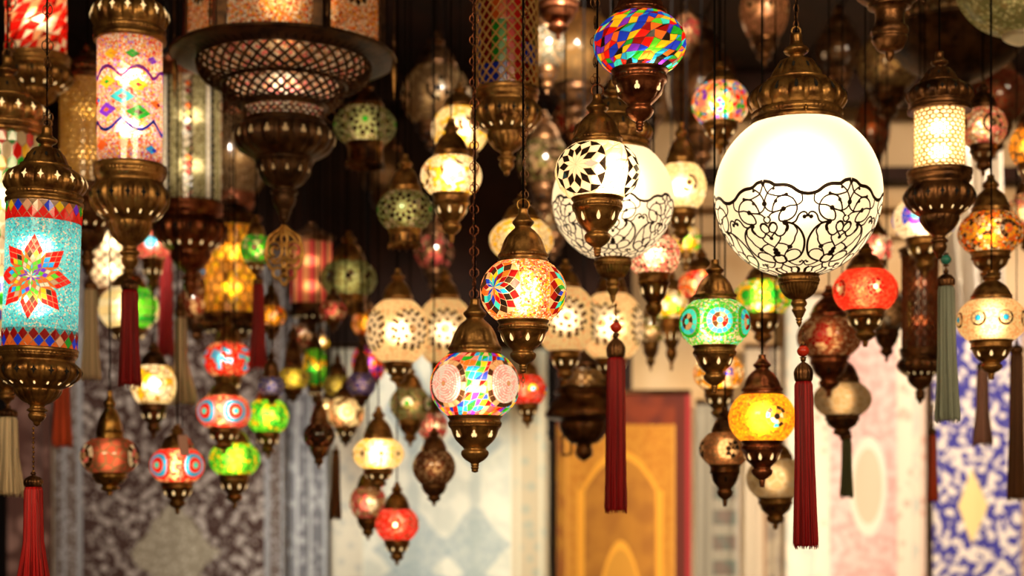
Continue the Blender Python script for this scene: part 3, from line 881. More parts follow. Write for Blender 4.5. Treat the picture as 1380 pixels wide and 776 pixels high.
def rug(label, x0, x1, ytop, D, fn, slot=0, depth=.012):
    m, nt, out = newmat('rug_pile')
    p = nt.nodes.new('ShaderNodeBsdfPrincipled'); nt.links.new(p.outputs[0], out.inputs[0]); p.inputs['Roughness'].default_value = .9
    p.inputs['Sheen Weight'].default_value = .2
    co, _ = objco(nt); sp = nt.nodes.new('ShaderNodeSeparateXYZ'); nt.links.new(co, sp.inputs[0])
    # object space: x from the left edge in photograph pixels, y = photograph row
    s = D/F; X = V(nt, sp.outputs[0])/s; Y = (V(nt, sp.outputs[2])*-1)/s+ytop
    nt.links.new(fn(nt, co, X, Y, s), p.inputs['Base Color'])
    W = (x1-x0)*s-.012; zt = wz(ytop, D); zb = .12
    mb = MB(); nx, nz = 24, 16; vs_, fs = [], []
    for i in range(nz+1):
        for k in range(nx+1):
            u, v_ = k/nx, i/nz
            vs_.append((W*u, -.012*math.sin(u*9+slot)-.006*math.sin(u*23+v_*3), -(zt-zb)*v_))
    n0 = len(vs_)
    vs_ += [(a, b+depth, c) for a, b, c in vs_]
    for i in range(nz):
        for k in range(nx):
            a = i*(nx+1)+k; q = (a, a+nx+1, a+nx+2, a+1); fs.append(q); fs.append(tuple(j+n0 for j in q[::-1]))
    for k in range(nx): fs.append((k, k+1, k+1+n0, k+n0)); a = nz*(nx+1)+k; fs.append((a, a+n0, a+1+n0, a+1))
    for i in range(nz):
        a = i*(nx+1); b = a+nx+1; fs.append((a, a+n0, b+n0, b)); a += nx; b += nx; fs.append((a, b, b+n0, a+n0))
    mb.add(vs_, fs, m)
    o = bpy.data.objects.new('rug', None); COL.objects.link(o); o.location = (wx(x0, D), D, zt)
    o['label'] = label; o['category'] = 'rug'; o['group'] = 'rugs hung on the back wall'
    mb.build('pile', o)
    r = MB(); tube(r, [(.0, .014, .012), (W, .014, .012)], .014, M['rod'], 8); r.build('hanging_rail', o)
    return o
def ell(X, Y, cx, cy_, rx, ry):
    a = (X-cx)/rx; b = (Y-cy_)/ry; return a*a+b*b
# ------------------------------------------------------------------ build: room and rugs
room()
def r_brown(nt, co, X, Y, s):
    v = voro(nt, co, 9); n, _ = noise(nt, co, 5, 2)
    f = V(nt, v.outputs['Distance']).ss(.55, .3)*n.ss(.3, .6)
    return mixc(nt, f, hx('4a2a20'), hx('86655a'))
def r_floral(nt, co, X, Y, s):
    wn, nn = noise(nt, co, 6, 2)
    v = voro(nt, co, 23, rnd=.9); v2 = voro(nt, co, 44, rnd=1)
    d = V(nt, v.outputs['Distance']); d2 = V(nt, v2.outputs['Distance'])
    f = (d.ss(.52, .28)).mx(d2.ss(.42, .22)*.7)
    field = mixc(nt, f*wn.ss(.15, .5), hx('3a231c'), hx('a8a09a'))
    f2 = d2.ss(.5, .25)
    bord = mixc(nt, f2, hx('5e5048'), hx('9b999a'))
    med_ = (X-160).abs()/62 + (Y-745).abs()/78
    w_, _ = noise(nt, co, 14, 1)
    md = (med_+(w_-.5)*.35).lt(.95)
    c = mixc(nt, md, field, mixc(nt, f2, hx('8d8674'), hx('b5ae9c')))
    edge = (X-160).abs().gt(126)
    c = mixc(nt, edge, c, bord)
    st = ((X-160).abs()-126).abs().lt(3.5).mx(((X-160).abs()-146).abs().lt(2))
    return mixc(nt, st, c, hx('8f9296'))
def r_greyblue(nt, co, X, Y, s):
    v2 = voro(nt, co, 22); f = V(nt, v2.outputs['Distance']).ss(.5, .25)
    c = mixc(nt, f, hx('6e7076'), hx('a9adb0'))
    st = ((X*(1/19.)).frac()-.5).abs().lt(.1)
    return mixc(nt, st, c, hx('b9bec0'))
def r_pale(nt, co, X, Y, s):
    n, _ = noise(nt, co, 9, 3); n2, _ = noise(nt, co, 40, 2)
    base = mixc(nt, n.ss(.42, .6), hx('eceede'), hx('d6dccf'))
    def med(cx, cy_, rx, ry, wob=.5):
        u = (X-cx).abs()/rx; v_ = (Y-cy_).abs()/ry
        return ((u+v_)+(n-.5)*wob)
    c = base
    for cx, cy_, rx, ry in ((193, 560, 52, 44), (193, 596, 42, 40), (193, 735, 50, 58), (193, 800, 60, 40), (110, 555, 42, 70), (110, 740, 55, 62), (110, 790, 70, 40)):
        c = mixc(nt, med(cx, cy_, rx, ry).ss(1.0, .86)*.8, c, mixc(nt, n2.ss(.4, .6), hx('9fb3b9'), hx('b9c7c4')))
    c = mixc(nt, ((X-193).abs().mn((X-110).abs())).lt(8)*n.ss(.3, .5)*.5, c, hx('a9b9b8'))
    b = X.gt(243)*X.lt(290)
    v = voro(nt, co, 16); f = V(nt, v.outputs['Distance']).ss(.45, .25)
    c = mixc(nt, b, c, mixc(nt, f, hx('cfc2a4'), hx('b6b9a6')))
    for xx in (243, 252, 282, 16, 40):
        c = mixc(nt, (X-float(xx)).abs().lt(2), c, hx('e8e4cc'))
    c = mixc(nt, X.lt(40), c, mixc(nt, f*.6, hx('d8d4c0'), hx('aeb4ae')))
    return c
def r_gold(nt, co, X, Y, s):
    n, _ = noise(nt, co, 50, 2); n2, _ = noise(nt, co, 7, 2)
    c = mixc(nt, n.ss(.35, .65), hx('bf8226'), hx('b06e18'))
    side = (X-86).abs()
    # pointed niches: outer arch and inner arch
    def arch(top, hw_, th):
        d = (side/hw_).pow(2.0)*52 + top - Y          # <0 inside, below the curve
        return d.abs().lt(th)*side.lt(hw_+3), d.lt(0)*side.lt(hw_)
    a1, in1 = arch(612., 52., 5.5)
    c = mixc(nt, in1, c, mixc(nt, n2.ss(.35, .6), hx('ad7220'), hx('99601a')))
    a2, in2 = arch(734., 26., 6.)
    leg = (side-53).abs().lt(5)*Y.gt(660)
    c = mixc(nt, a1.mx(leg), c, hx('e09a2c')); c = mixc(nt, in2, c, hx('c98c2c')); c = mixc(nt, a2, c, hx('e8a232'))
    c = mixc(nt, side.gt(70), c, mixc(nt, n2.ss(.4, .6), hx('a8701c'), hx('8a4e12')))
    c = mixc(nt, (side-72).abs().lt(2), c, hx('c98c34'))
    c = mixc(nt, Y.lt(572), c, mixc(nt, n2.ss(.4, .6), hx('7a2e0c'), hx('5c1d08')))
    c = mixc(nt, X.gt(160), c, hx('5a1c0a')); c = mixc(nt, X.gt(174), c, hx('9c2426'))
    return c
def r_teal(nt, co, X, Y, s):
    n, _ = noise(nt, co, 12, 2)
    b = ((Y*(1/34.)).frac()-.5).abs().lt(.30)*((X-38).abs().lt(16))
    c = mixc(nt, b, hx('8c8472'), mixc(nt, n.ss(.4, .6), hx('5d6459'), hx('6c5c50')))
    return mixc(nt, ((X-58).abs()).lt(3), c, hx('a59a8c'))
def r_beige(nt, co, X, Y, s):
    n, _ = noise(nt, co, 14, 3); c = mixc(nt, n.ss(.4, .62), hx('a2937a'), hx('7c7062'))
    c = mixc(nt, X.lt(26), c, hx('b5a58c')); return mixc(nt, (X-28).abs().lt(2.5), c, hx('8a6a4c'))
def r_pink(nt, co, X, Y, s):
    n, _ = noise(nt, co, 11, 2); n2, _ = noise(nt, co, 26, 2)
    v = voro(nt, co, 15); f = V(nt, v.outputs['Distance']).ss(.4, .2)
    c = mixc(nt, n2.ss(.4, .6), hx('dcaca6'), hx('ebcbc3'))
    e = ell(X, Y, 112., 655., 22., 60.)
    c = mixc(nt, e.lt(1.25), c, hx('f3ead8')); c = mixc(nt, e.lt(.72), c, hx('dccbb0'))
    bd = (X-105).abs()
    c = mixc(nt, bd.gt(45), c, mixc(nt, f, hx('efe2cc'), hx('cdbcaa')))
    c = mixc(nt, bd.gt(66), c, mixc(nt, n.ss(.4, .6), hx('c9cbbd'), hx('e9dcc6')))
    c = mixc(nt, bd.gt(78)*X.gt(100), c, mixc(nt, f*.8, hx('e3c9b4'), hx('cf9a86')))
    return c
def r_blue(nt, co, X, Y, s):
    n, _ = noise(nt, co, 9, 2); n2, nn = noise(nt, co, 27, 1, .3)
    f = ((n2-.5).abs()).ss(.05, .03)*n.ss(.35, .55)
    v = voro(nt, co, 16); f2 = V(nt, v.outputs['Distance']).ss(.22, .36)
    c = mixc(nt, (f2*n2.ss(.38, .55)).mx(f), hx('ece2d6'), hx('3a3894'))
    u = (X-55).abs()/20 + (Y-682).abs()/52
    c = mixc(nt, u.lt(1), c, hx('f0d896'))
    return mixc(nt, X.gt(122), c, hx('b79b7a'))
WD = 6.74
rug('dull brown runner at the far left edge of the rug wall', 8, 72, 420, WD, r_brown, 0)
rug('dark rug with pale grey flowers and a light pointed medallion at the left', 74, 388, 330, WD, r_floral, 1)
rug('narrow grey-blue striped rug between the dark floral rug and the pale rug', 390, 444, 400, WD, r_greyblue, 2)
rug('pale cream rug with soft light blue medallions, below the spiral-patterned lamp', 447, 741, 470, WD, r_pale, 3)
rug('golden orange rug with pointed prayer arches and a dark red edge', 750, 935, 532, WD, r_gold, 4)
rug('narrow grey-green rug with dull squares, right of the golden arch rug', 938, 1000, 545, WD, r_teal, 5)
rug('plain beige-grey rug behind the long crimson tassel on the right', 1003, 1056, 470, WD, r_beige, 6)
rug('washed-out pink and white rug with a pale oval medallion', 1058, 1252, 400, WD, r_pink, 7)
rug('white rug covered in blue scrolls with a yellowish medallion at the right edge', 1256, 1392, 440, WD, r_blue, 8)
mb = MB(); box(mb, (wx(-30, 6.7), 6.66, 0), (wx(7, 6.7), 6.74, 2.2), M['black']); o = mb.build('trim_9'); o['kind'] = 'structure'
mb = MB(); box(mb, (wx(742.5, 6.7), 6.7, 0), (wx(748.5, 6.7), 6.79, 2.1), M['black']); o = mb.build('trim_10'); o['kind'] = 'structure'  # black strip painting the shaded gap between two rugs

# ------------------------------------------------------------------ build: the nearest lamps
rng = random.Random(11)
# spiral-bead lamp in the middle, sharpest of all
def pat_spiral(h, sf, near):
    regs, polys = [], []
    med = ringmed
    bead = MB(); r2 = random.Random(5)
    for th in (math.radians(a) for a in (-42, 49, 139, 229)):
        t0 = sf.L*.5; Rm = 34; regs.append(Disc(sf, th, t0, Rm))
        nr = 8; r_in = 27
        radii = [r_in*(k/nr) for k in range(nr+1)]
        segs = [1]+[max(6, int(2*PI*(radii[k]+1.5)/3.4)) for k in range(1, nr)]
        P = ringmed(sf, th, t0, radii, segs, lambda k, j: M['g_tan'] if k == 0 else M['g_'+(r2.choice(['cool', 'cool', 'pinkish', 'cool']) if k % 1 == 0 else 'rose')])
        for poly, mt in P: tile_geo(bead, sf, poly, mt, M['g_rose'], .40, 1.0)
        n = 20
        for poly, mt in ringmed(sf, th, t0, [r_in, Rm], [n], lambda k, j: M['g_'+r2.choice(['tan', 'brown', 'brown', 'clear', 'tan', 'brown'])]): polys.append((poly, mt))
    cols = ['red', 'sky', 'green', 'yellow', 'orange', 'purple', 'lgreen', 'pink', 'peach', 'blue', 'rose', 'sky', 'yellow', 'dred']
    polys += quads(sf, 11, 42, lambda i, k: pick(r2, cols), regs, .22, r2, .12)
    tiles(h, sf, polys, M['wgrout'], True, None, inset=.4, off=.8)
    bead.build('bead_spiral', [c for c in h.o.children if c.name.startswith('glass_shade')][0], kind='stuff')
swan('multicoloured mosaic lamp with two pink beaded spirals, lowest and sharpest in the middle', 640, 60, 478, 561, 2.02, 403, 637, pat_spiral, R=36, lit=.95, near=True, ops=('trefoil', 8), q=.6, bulb_off=(0, 6))
def pat_med3(phs, R, n, K, colf, fcols, fcell, gr='wgrout', fgrout=(.4, .2, .1)):
    def f(h, sf, near):
        regs, polys, par = [], [], None
        for a in phs:
            th = math.radians(a); regs.append(Disc(sf, th, sf.L*.5, R)); polys += rosette(sf, th, sf.L*.5, R, n, K, colf)
        if callable(fcols): polys += fcols(sf, regs)
        else: par = shell(h, sf, chips([C[c] for c in fcols], fcell*h.s, fgrout), regs, 2.6)
        tiles(h, sf, polys, M[gr], near, par, inset=.4, off=.7, limit=295)
    return f
r3 = random.Random(8)
def c_f2(k, j):
    if k >= 5: return M['g_peach'] if r3.random() < .7 else M['g_orange']
    if k == 4: return M['g_dred'] if r3.random() < .5 else M['g_brown']
    if k == 3: return pick(r3, ['brown', 'yellow', 'orange', 'black', 'brown', 'cyan', 'tan'])
    return pick(r3, ['yellow', 'orange', 'peach', 'blue', 'green', 'yellow', 'sky', 'dred', 'clear', 'red', 'cyan'])
swan('amber beaded lamp with a many-coloured diamond star, just above the spiral lamp', 705, 58, 353, 433, 2.22, 281, 503, pat_med3((-42, 76, 198), 39, 13, 5, c_f2, ['peach', 'orange', 'yellow', 'white', 'amber', 'red', 'clear', 'white', 'pink', 'orange'], 2.7),
     R=34, lit=1.0, near=True, ops=('drop', 8))
def c_f1(k, j): return M['g_black'] if k in (2, 4) else M['g_white']
def fill_white(sf, regs): return quads(sf, 7, 26, lambda i, k: pick(r3, ['white', 'white', 'cream']), regs, .4, r3, .6)
swan('white mosaic lamp with black diamond star, in front of a patterned globe', 805, 57, 196, 268, 2.2, 128, 347, pat_med3((-33, 84, 200), 41, 12, 4, c_f1, fill_white, 0), R=34, lit=1.25, near=True, ops=('drop', 8), tilt=0, bulb_off=(14, 2))
def pat_jumble(h, sf, near):
    rr = random.Random(21); cols = ['red', 'red', 'orange', 'yellow', 'yellow', 'blue', 'blue', 'sky', 'green', 'lgreen', 'purple', 'dred', 'orange', 'cyan', 'black']
    tiles(h, sf, quads(sf, 10, 33, lambda i, k: pick(rr, cols), (), .34, rr, .18), M['dgrout'], near, None, inset=.35, off=.8, front=1.8)
swan('bright lamp of irregular red, blue, yellow and green glass pieces, near the top', 862, 62, 23, 96, 2.12, -38, 178, pat_jumble, R=37, lit=.95, near=True, ops=('trefoil', 6), metal=M['copper'], bulb_off=(10, 20), capR=36)

# ------------------------------------------------------------------ globes
G1 = globe_lamp('largest white globe lamp with brown scroll filigree, right of centre', 1077, 262, 112, 2.45, 46, 442, math.radians(26), 62, 27, .85, tilt=-.6)
G2 = globe_lamp('smaller white globe lamp with brown scroll filigree, half hidden behind the black-star lamp', 826, 270, 82, 2.75, 108, 410, math.radians(-4), 50, 24, .85)
# ------------------------------------------------------------------ cylinders on the left
def pat_star(h, sf, near):
    rr = random.Random(4); L = sf.L; regs, polys = [], []
    # eight-pointed star: two inner rings of diamonds and eight long red points, all cut smaller
    def star(th0, t0, rot=.05):
        out = []; outline = []; h_ = PI/8; rm = random.Random(14)
        def patch(A, B, Cc, D, m, colf):       # A inner, B side, Cc outer, D side
            def bl(u, v_): return tuple(A[k]*(1-u)*(1-v_)+B[k]*u*(1-v_)+Cc[k]*u*v_+D[k]*(1-u)*v_ for k in (0, 1))
            for i in range(m):
                for j in range(m):
                    out.append((place(sf, th0, t0, [bl(i/m, j/m), bl((i+1)/m, j/m), bl((i+1)/m, (j+1)/m), bl(i/m, (j+1)/m)]), M['g_'+rm.choice(colf(i+j))]))
        for k in range(8):
            a = PI/4*k+rot; sd = math.radians(19.5)
            patch((0, 0), pol(9, a-h_), pol(18, a), pol(9, a+h_), 2, lambda q: ['white', 'cyan', 'purple', 'orange', 'lgreen'])
            patch(pol(9, a+h_), pol(18, a), pol(27, a+h_), pol(18, a+2*h_), 2, lambda q: ['yellow', 'sky', 'lgreen', 'orange', 'clear', 'purple'])
            patch(pol(18, a), pol(37, a-sd), pol(57, a), pol(37, a+sd), 3, lambda q: ['red'] if q >= 2 else ['yellow', 'sky', 'brown', 'clear', 'lgreen', 'tan'])
            for s_ in (-1, 1): out.append((place(sf, th0, t0, [pol(18, a), pol(27, a+s_*h_), pol(37, a+s_*sd)]), M['g_orange']))
            outline += [pol(57, a), pol(37, a+sd), pol(27, a+h_), pol(37, a+2*h_-sd)]
        return out, Poly(sf, th0, t0, outline)
    for th0 in (0.03, PI):
        P, rg = star(th0, L*.47); polys += P; regs.append(rg)
    n = 22; hh = 17
    cc = ['orange', 'yellow', 'green', 'peach', 'blue', 'brown', 'orange', 'purple', 'sky']
    polys += diamonds(sf, L-hh*1.5, hh, n, 2, lambda i, k: M['g_red'] if i in (0, 9) else pick(rr, cc))
    polys += diamonds(sf, 0, hh, n, 2, lambda i, k: M['g_dred'] if i == 1 else (M['g_orange'] if i == 9 else pick(rr, cc)))
    regs += [Band(L-hh*1.5, L+1), Band(-1, hh*1.5)]
    sh = shell(h, sf, chips([C['cyan'], C['cyan'], lin((.3, .9, .88)), lin((.1, .6, .7)), C['clear'], lin((.1, .75, .8))], 2.2*h.s, (.25, .4, .35)), regs, 2.6)
    tiles(h, sf, polys, M['grout'], True, sh, inset=.45, off=.7, limit=298)
L3 = cylinder('turquoise cylinder lamp with a red eight-pointed star, nearest on the left', 49.5, 49, 266, 466, 2.45, 170, 575, pat_star, near=True, tilt=2.0, lit=1.0, Rm=50, Rc=51, bulb_dx=-6, col=(1, .92, .78))
def pat_conf(h, sf, near):
    rr = random.Random(9); L = sf.L; regs, polys = [], []
    def dia(th, t, r, cols, m=3):
        r *= 1.25
        u, v_ = (r/m, r*.62/m), (r/m, -r*.62/m); out = []
        for i in range(m):
            for j in range(m):
                q = [(u[0]*(i+e)+v_[0]*(j+f)-r, u[1]*(i+e)+v_[1]*(j+f)) for e, f in ((0, 0), (1, 0), (1, 1), (0, 1))]
                c = cols[1] if (i == m//2 and j == m//2) else cols[0]
                out.append((place(sf, th, t, q[::-1]), M['g_'+c]))
        regs.append(Poly(sf, th, t, [(-r, 0), (0, r*.62), (r, 0), (0, -r*.62)])); return out
    for a, f, r, c in ((-.5, .62, 12, ('yellow', 'green')), (.5, .6, 12, ('yellow', 'red')), (0.02, .50, 14, ('cyan', 'rose')), (-.52, .40, 13, ('purple', 'orange')), (.52, .38, 14, ('green', 'brown')),
                       (-.35, .84, 9, ('yellow', 'amber')), (.33, .84, 8, ('green', 'green')), (1.0, .81, 7, ('purple', 'purple')), (-1.05, .49, 8, ('red', 'sky')), (1.15, .47, 8, ('orange', 'dred')),
                       (-.75, .13, 10, ('orange', 'orange')), (.05, .13, 9, ('orange', 'orange')), (.95, .1, 8, ('sky', 'blue')), (2.2, .5, 13, ('purple', 'yellow')), (-2.2, .5, 13, ('green', 'yellow')), (PI, .5, 13, ('sky', 'red'))):
        polys += dia(a, L*f, r, c, 3 if r > 9 else 2)
    # two scalloped lines of small violet squares
    for base, sgn in ((.70, 1), (.29, -1)):
        n = 56
        def yy(k): return L*base + sgn*L*.045*abs(math.cos(2*PI*k/n*3.0+1.6))*2-L*.045*sgn
        for k in range(n):
            a, b = 2*PI*k/n, 2*PI*(k+1)/n
            polys.append(([(a, yy(k)-2.4), (b, yy(k+1)-2.4), (b, yy(k+1)+2.4), (a, yy(k)+2.4)], M['g_purple'] if sgn > 0 else M['g_blue']))
    sh = shell(h, sf, chips([C[c] for c in ('peach', 'white', 'orange', 'pink', 'white', 'amber', 'red', 'clear', 'peach', 'yellow', 'lilac')], 2.4*h.s, (.45, .2, .12)), regs, 2.6)
    tiles(h, sf, polys, M['grout'], True, sh, inset=.25, off=.9)
L5 = cylinder('bright confetti-coloured cylinder lamp with violet scallops and coloured diamonds, upper left', 175, 43, 42, 214, 2.9, -64, 372, pat_conf, near=True, lit=1.35, Rc=48, Rm=47, bulb_dx=0, col=(1, .84, .66))
def pat_hexwhite(h, sf, near):
    rr = random.Random(2); P = hexes(sf, 16, 20, 0, None, .25)
    tiles(h, sf, [(p, pick(rr, ['white', 'white', 'clear', 'white', 'cream', 'red', 'yellow', 'green', 'blue', 'white'])) for p in P], M['tan_grout'], True, None, inset=.7)
M['tan_grout'] = glass('tan_grout', (.5, .36, .2), refr=.1)
L2 = cylinder('white cylinder lamp with scattered coloured hexagons, cut off by the left edge', 10, 41, 172, 470, 2.9, 76, 545, pat_hexwhite, near=True, lit=1.3, Rc=50, Rm=44)
def pat_redtri(h, sf, near):
    rr = random.Random(12)
    P = quads(sf, 14, 22, lambda i, k: pick(rr, ['red', 'red', 'white', 'red', 'peach', 'dred']), (), .2, rr, .8)
    tiles(h, sf, P, M['grout'], False)
cylinder('red and white cylinder lamp in the top left corner', 49, 39, -110, 64, 3.4, -200, 168, pat_redtri, lit=1.1, Rm=44)
def pat_beads(col, rows, n):
    def f(h, sf, near):
        mt = chips([lin((.9, .72, .35)), lin((.75, .55, .22)), lin((.95, .8, .5))], 3*h.s, refr=.2)
        shell(h, sf, mt, (), 5)
        net(h, sf, hexes(sf, rows, n), M['gilt'], 1.3, 1.2, 'gilt_net')
    return f
cylinder('unlit cylinder lamp wrapped in gilt netting, behind the turquoise and confetti lamps', 118, 36, 100, 243, 3.6, 62, 372, pat_beads('gold', 20, 26), lit=.5, metal=M['bronze'])  # unlit lamp; the light inside is added to brighten its glass
def pat_mirror(h, sf, near):
    rr = random.Random(6); L = sf.L; polys, regs = [], []
    for j in range(8):
        a = 2*PI*j/8 + .12
        regs.append(Poly(sf, a, L/2, [(-6.5, -L), (-6.5, L), (6.5, L), (6.5, -L)]))
        n = 17
        for k in range(n):
            t = L*k/n; e = L/n
            q = lambda x0, x1, c, a=a, t=t: (place(sf, a, 0, [(x0, t), (x1, t), (x1, t+e), (x0, t+e)]), M['g_'+c])
            if j % 2: polys += [q(-6.5, 0, 'white'), q(0, 6.5, 'dgreen' if False else 'black')]
            else:
                c = rr.choice(['dred', 'orange', 'clear', 'olive'])
                polys.append((place(sf, a, 0, [(0, t), (4.5, t+e/2), (0, t+e), (-4.5, t+e/2)]), M['g_'+c]))
                polys.append((place(sf, a, 0, [(0, t), (6.5, t), (6.5, t+e), (4.5, t+e/2)]), M['g_black'])); polys.append((place(sf, a, 0, [(0, t), (-4.5, t+e/2), (-6.5, t+e), (-6.5, t)]), M['g_clear']))
    sh = shell(h, sf, chips([lin((.72, .66, .45)), lin((.6, .55, .36)), lin((.85, .8, .6)), lin((.45, .42, .25))], 2.2*h.s, (.2, .16, .08)), regs, 3)
    tiles(h, sf, polys, M['tan_grout'], False, sh)
cylinder('silvery crushed-glass cylinder lamp with mirror strips, behind the chandelier plate', 257, 40, 96, 266, 3.9, 40, 402, pat_mirror, col=(1, .86, .68), lit=.75, metal=M['copper'], Rm=44)  # inner light added in place of room light on the silvery glass
# ------------------------------------------------------------------ cylinder with a gilt diagonal net, top centre
def pat_tall(h, sf, near):
    rr = random.Random(3); L = sf.L
    cols = ['dred', 'orange', 'dred', 'blue', 'olive', 'dred', 'dblue']
    n = 12; polys = []
    for k in range(n):
        a, b = 2*PI*k/n, 2*PI*(k+1)/n
        for i in range(9):
            m = (a+b)/2
            c = ['red', 'dred', 'olive', 'blue', 'dred', 'green'][k % 6] if rr.random() < .7 else rr.choice(['orange', 'dred', 'blue'])
            polys.append(([(a, L*i/9), (m, L*i/9), (b, L*i/9), (b, L*(i+1)/9), (m, L*(i+1)/9), (a, L*(i+1)/9)], M['g_'+c]))
    tiles(h, sf, polys, M['dgrout'], False, off=.3)
    sf2 = Surf(h, [(r+2.2, y) for r, y in sf.p])
    net(h, sf2, diag(sf2, 30, 18), M['gilt'], .8, 1.5, 'gilt_net')
cylinder('dark cylinder lamp with a gilt diagonal net over red and blue glass, top centre', 683, 40, -150, 110, 2.95, -250, 238, pat_tall, lit=.02, Rm=43, metal=M['brass'])

# ------------------------------------------------------------------ chandelier
def chandelier():
    h = Hung('chandelier', 'large dark brass chandelier with a wide pierced plate and mosaic panels, upper left', 'chandelier', 383, 303, 3.3)
    br = M['dark']
    # plate, from the rim in to the pierced bowl
    h.lathe('rim_plate', [(150, 76, 0), (151, 78, 0), (150, 80, 0), (140, 83, 0), (118, 88, 0), (117, 86, 0), (138, 80, 0), (148, 77, 0), (150, 76, 0)], br, 128, ends=False)
    h.rope('rim_rope', 149.5, 76, 80, br, 130)
    mb = MB()                                # dark patches painted as the shade in the plate's slots
    for j in range(72):
        a = 2*PI*j/72
        def pp(r, da, y): return (r*h.s*math.sin(a+da), -r*h.s*math.cos(a+da), h.z(y))
        mb.add([pp(122, -.008, 87.9), pp(134, -.008, 85.4), pp(134, .008, 85.4), pp(122, .008, 87.9)], [(0, 1, 2, 3)], M['dark_patch'], False)
    mb.build('slot_patches', h.o)
    def bowl(name, r0, y0, r1, y1, n, rows):
        pts = [(r1+(r0-r1)*math.sin(PI/2*i/10)**.75, y1+(y0-y1)*(1-math.cos(PI/2*i/10))) for i in range(11)]
        sf = Surf(h, pts)
        return net(h, sf, diag(sf, rows, n), br, 1.9, 1.6, name), sf
    bowl('pierced_bowl', 117, 88, 83, 116, 40, 5); h.lathe('bowl_ring', [(84, 113, 0), (86, 115, 0), (84, 118, 0), (80, 118, 0), (80, 114, 0), (84, 113, 0)], br, 96, ends=False)
    bowl('pierced_bowl', 82, 117, 57, 143, 32, 5)
    h.lathe('neck_ring', [(56, 142), (59, 144), (57, 147), (55, 148), (55, 150)], br, 96, ends=False)
    sf = Surf(h, [(54, 165), (54, 158), (54, 150)]); net(h, sf, hexes(sf, 3, 34, 0, None, .3), br, 1.1, 1.2, 'pierced_neck')
    # frosted liner that glows through the piercings
    m_l = chips([C['peach'], C['white'], C['clear'], C['pink']], 4*h.s)
    h.lathe('glass_liner', [(112, 84, 0), (100, 96, 0), (78, 112, 0), (60, 132, 0), (50, 150, 0), (50, 163, 0)], m_l, 64, ends=False)
    cu = [(53, 164, 0), (56, 166, 0), (54, 169, 0), (62, 174, .04), (66, 184, .07), (66, 192, .07), (60, 203, .07), (48, 211, .03), (39, 215, 0), (40, 218, 0), (37, 221, .05), (33, 235, .07), (26, 246, .04), (19, 251, 0), (15, 253, 0), (15, 256, 0), (18, 258, 0), (18, 261, 0), (15, 263, 0), (16, 268, 0), (14, 276, 0), (9, 284, 0), (10, 286, 0), (7, 288, 0), (8, 290, 0), (6, 292, 0), (6, 295, 0), (3, 299, 0), (0, 303, 0)]
    h.lathe('urn', cu, br, 144, 18, 3)
    h.openings(cr(cu, 3), 188, 18, 7, 13, M['glowdim'], 'trefoil'); h.openings(cr(cu, 3), 232, 12, 4, 9, M['glowdim'], 'trefoil')
    h.rope('rope_band', 54, 163, 168, br, 50)
    # six-sided glass lantern standing on the plate
    R = 134; y0, y1 = 80, -120
    for k in range(6):
        a0, a1 = PI/3*k+PI/6-PI/3, PI/3*k+PI/6
        A = Vector((R*math.sin(a0), -R*math.cos(a0), 0)); B = Vector((R*math.sin(a1), -R*math.cos(a1), 0)); u = (B-A).normalized(); W = (B-A).length
        nrm = Vector((math.sin((a0+a1)/2), -math.cos((a0+a1)/2), 0))
        def P(x, y, o=0):
            q = A+u*x+nrm*o; return (q.x*h.s, q.y*h.s, h.z(y))
        mb = MB()
        for xa, xb in ((0, 13), (W-13, W)):
            mb.add([P(xa, y0, 3), P(xb, y0, 3), P(xb, y1, 3), P(xa, y1, 3), P(xa, y0, -3), P(xb, y0, -3), P(xb, y1, -3), P(xa, y1, -3)], [(0, 1, 2, 3), (5, 4, 7, 6), (0, 4, 5, 1), (2, 6, 7, 3), (1, 5, 6, 2), (0, 3, 7, 4)], br, False)
        for ya, yb in ((y0, y0-6), (y1+8, y1)):
            mb.add([P(11, ya, 3), P(W-11, ya, 3), P(W-11, yb, 3), P(11, yb, 3), P(11, ya, -3), P(W-11, ya, -3), P(W-11, yb, -3), P(11, yb, -3)], [(0, 1, 2, 3), (5, 4, 7, 6), (0, 4, 5, 1), (2, 6, 7, 3)], br, False)
        fr = mb.build('panel_frame', h.o)
        cx, cyy = W/2, -14; m1 = MB(); nseg = 24
        ring = [(11, y0-6), (W-11, y0-6), (W-11, y1+8), (11, y1+8)]
        # panel glass with a round opening filled by the flower
        outer = []
        for i in range(nseg):
            an = 2*PI*i/nseg; dx, dy = math.cos(an), math.sin(an)
            t = min(((W-11-cx) if dx > 0 else (cx-11))/max(abs(dx), 1e-6), ((y0-6-cyy) if dy > 0 else (cyy-y1-8))/max(abs(dy), 1e-6))
            outer.append((cx+dx*t, cyy+dy*t))
        outer_c = []
        Rf = 41
        inn = [(cx+Rf*math.cos(2*PI*i/nseg), cyy+Rf*math.sin(2*PI*i/nseg)) for i in range(nseg)]
        vs_ = [P(*q) for q in outer]+[P(*q) for q in inn]
        m1.add(vs_, [(i, nseg+i, nseg+(i+1) % nseg, (i+1) % nseg) for i in range(nseg)], chips([C['amber'], C['clear'], C['white'], C['peach'], C['dred'], C['orange'], C['tan']], 2.6*h.s, (.3, .14, .05)), False)
        # corners
        for sx in (11, W-11):
            for sy in (y0-6, y1+8):
                pass
        pg = m1.build('panel_glass', h.o)
        m2 = MB(); cols = [['yellow'], ['amber', 'yellow'], ['dred'], ['yellow', 'amber'], ['dred', 'black']] if k % 2 == 0 else [['orange'], ['amber'], ['black'], ['amber'], ['black']]
        rr = random.Random(k)
        rad = [Rf*(q/6)**.95 for q in range(7)]
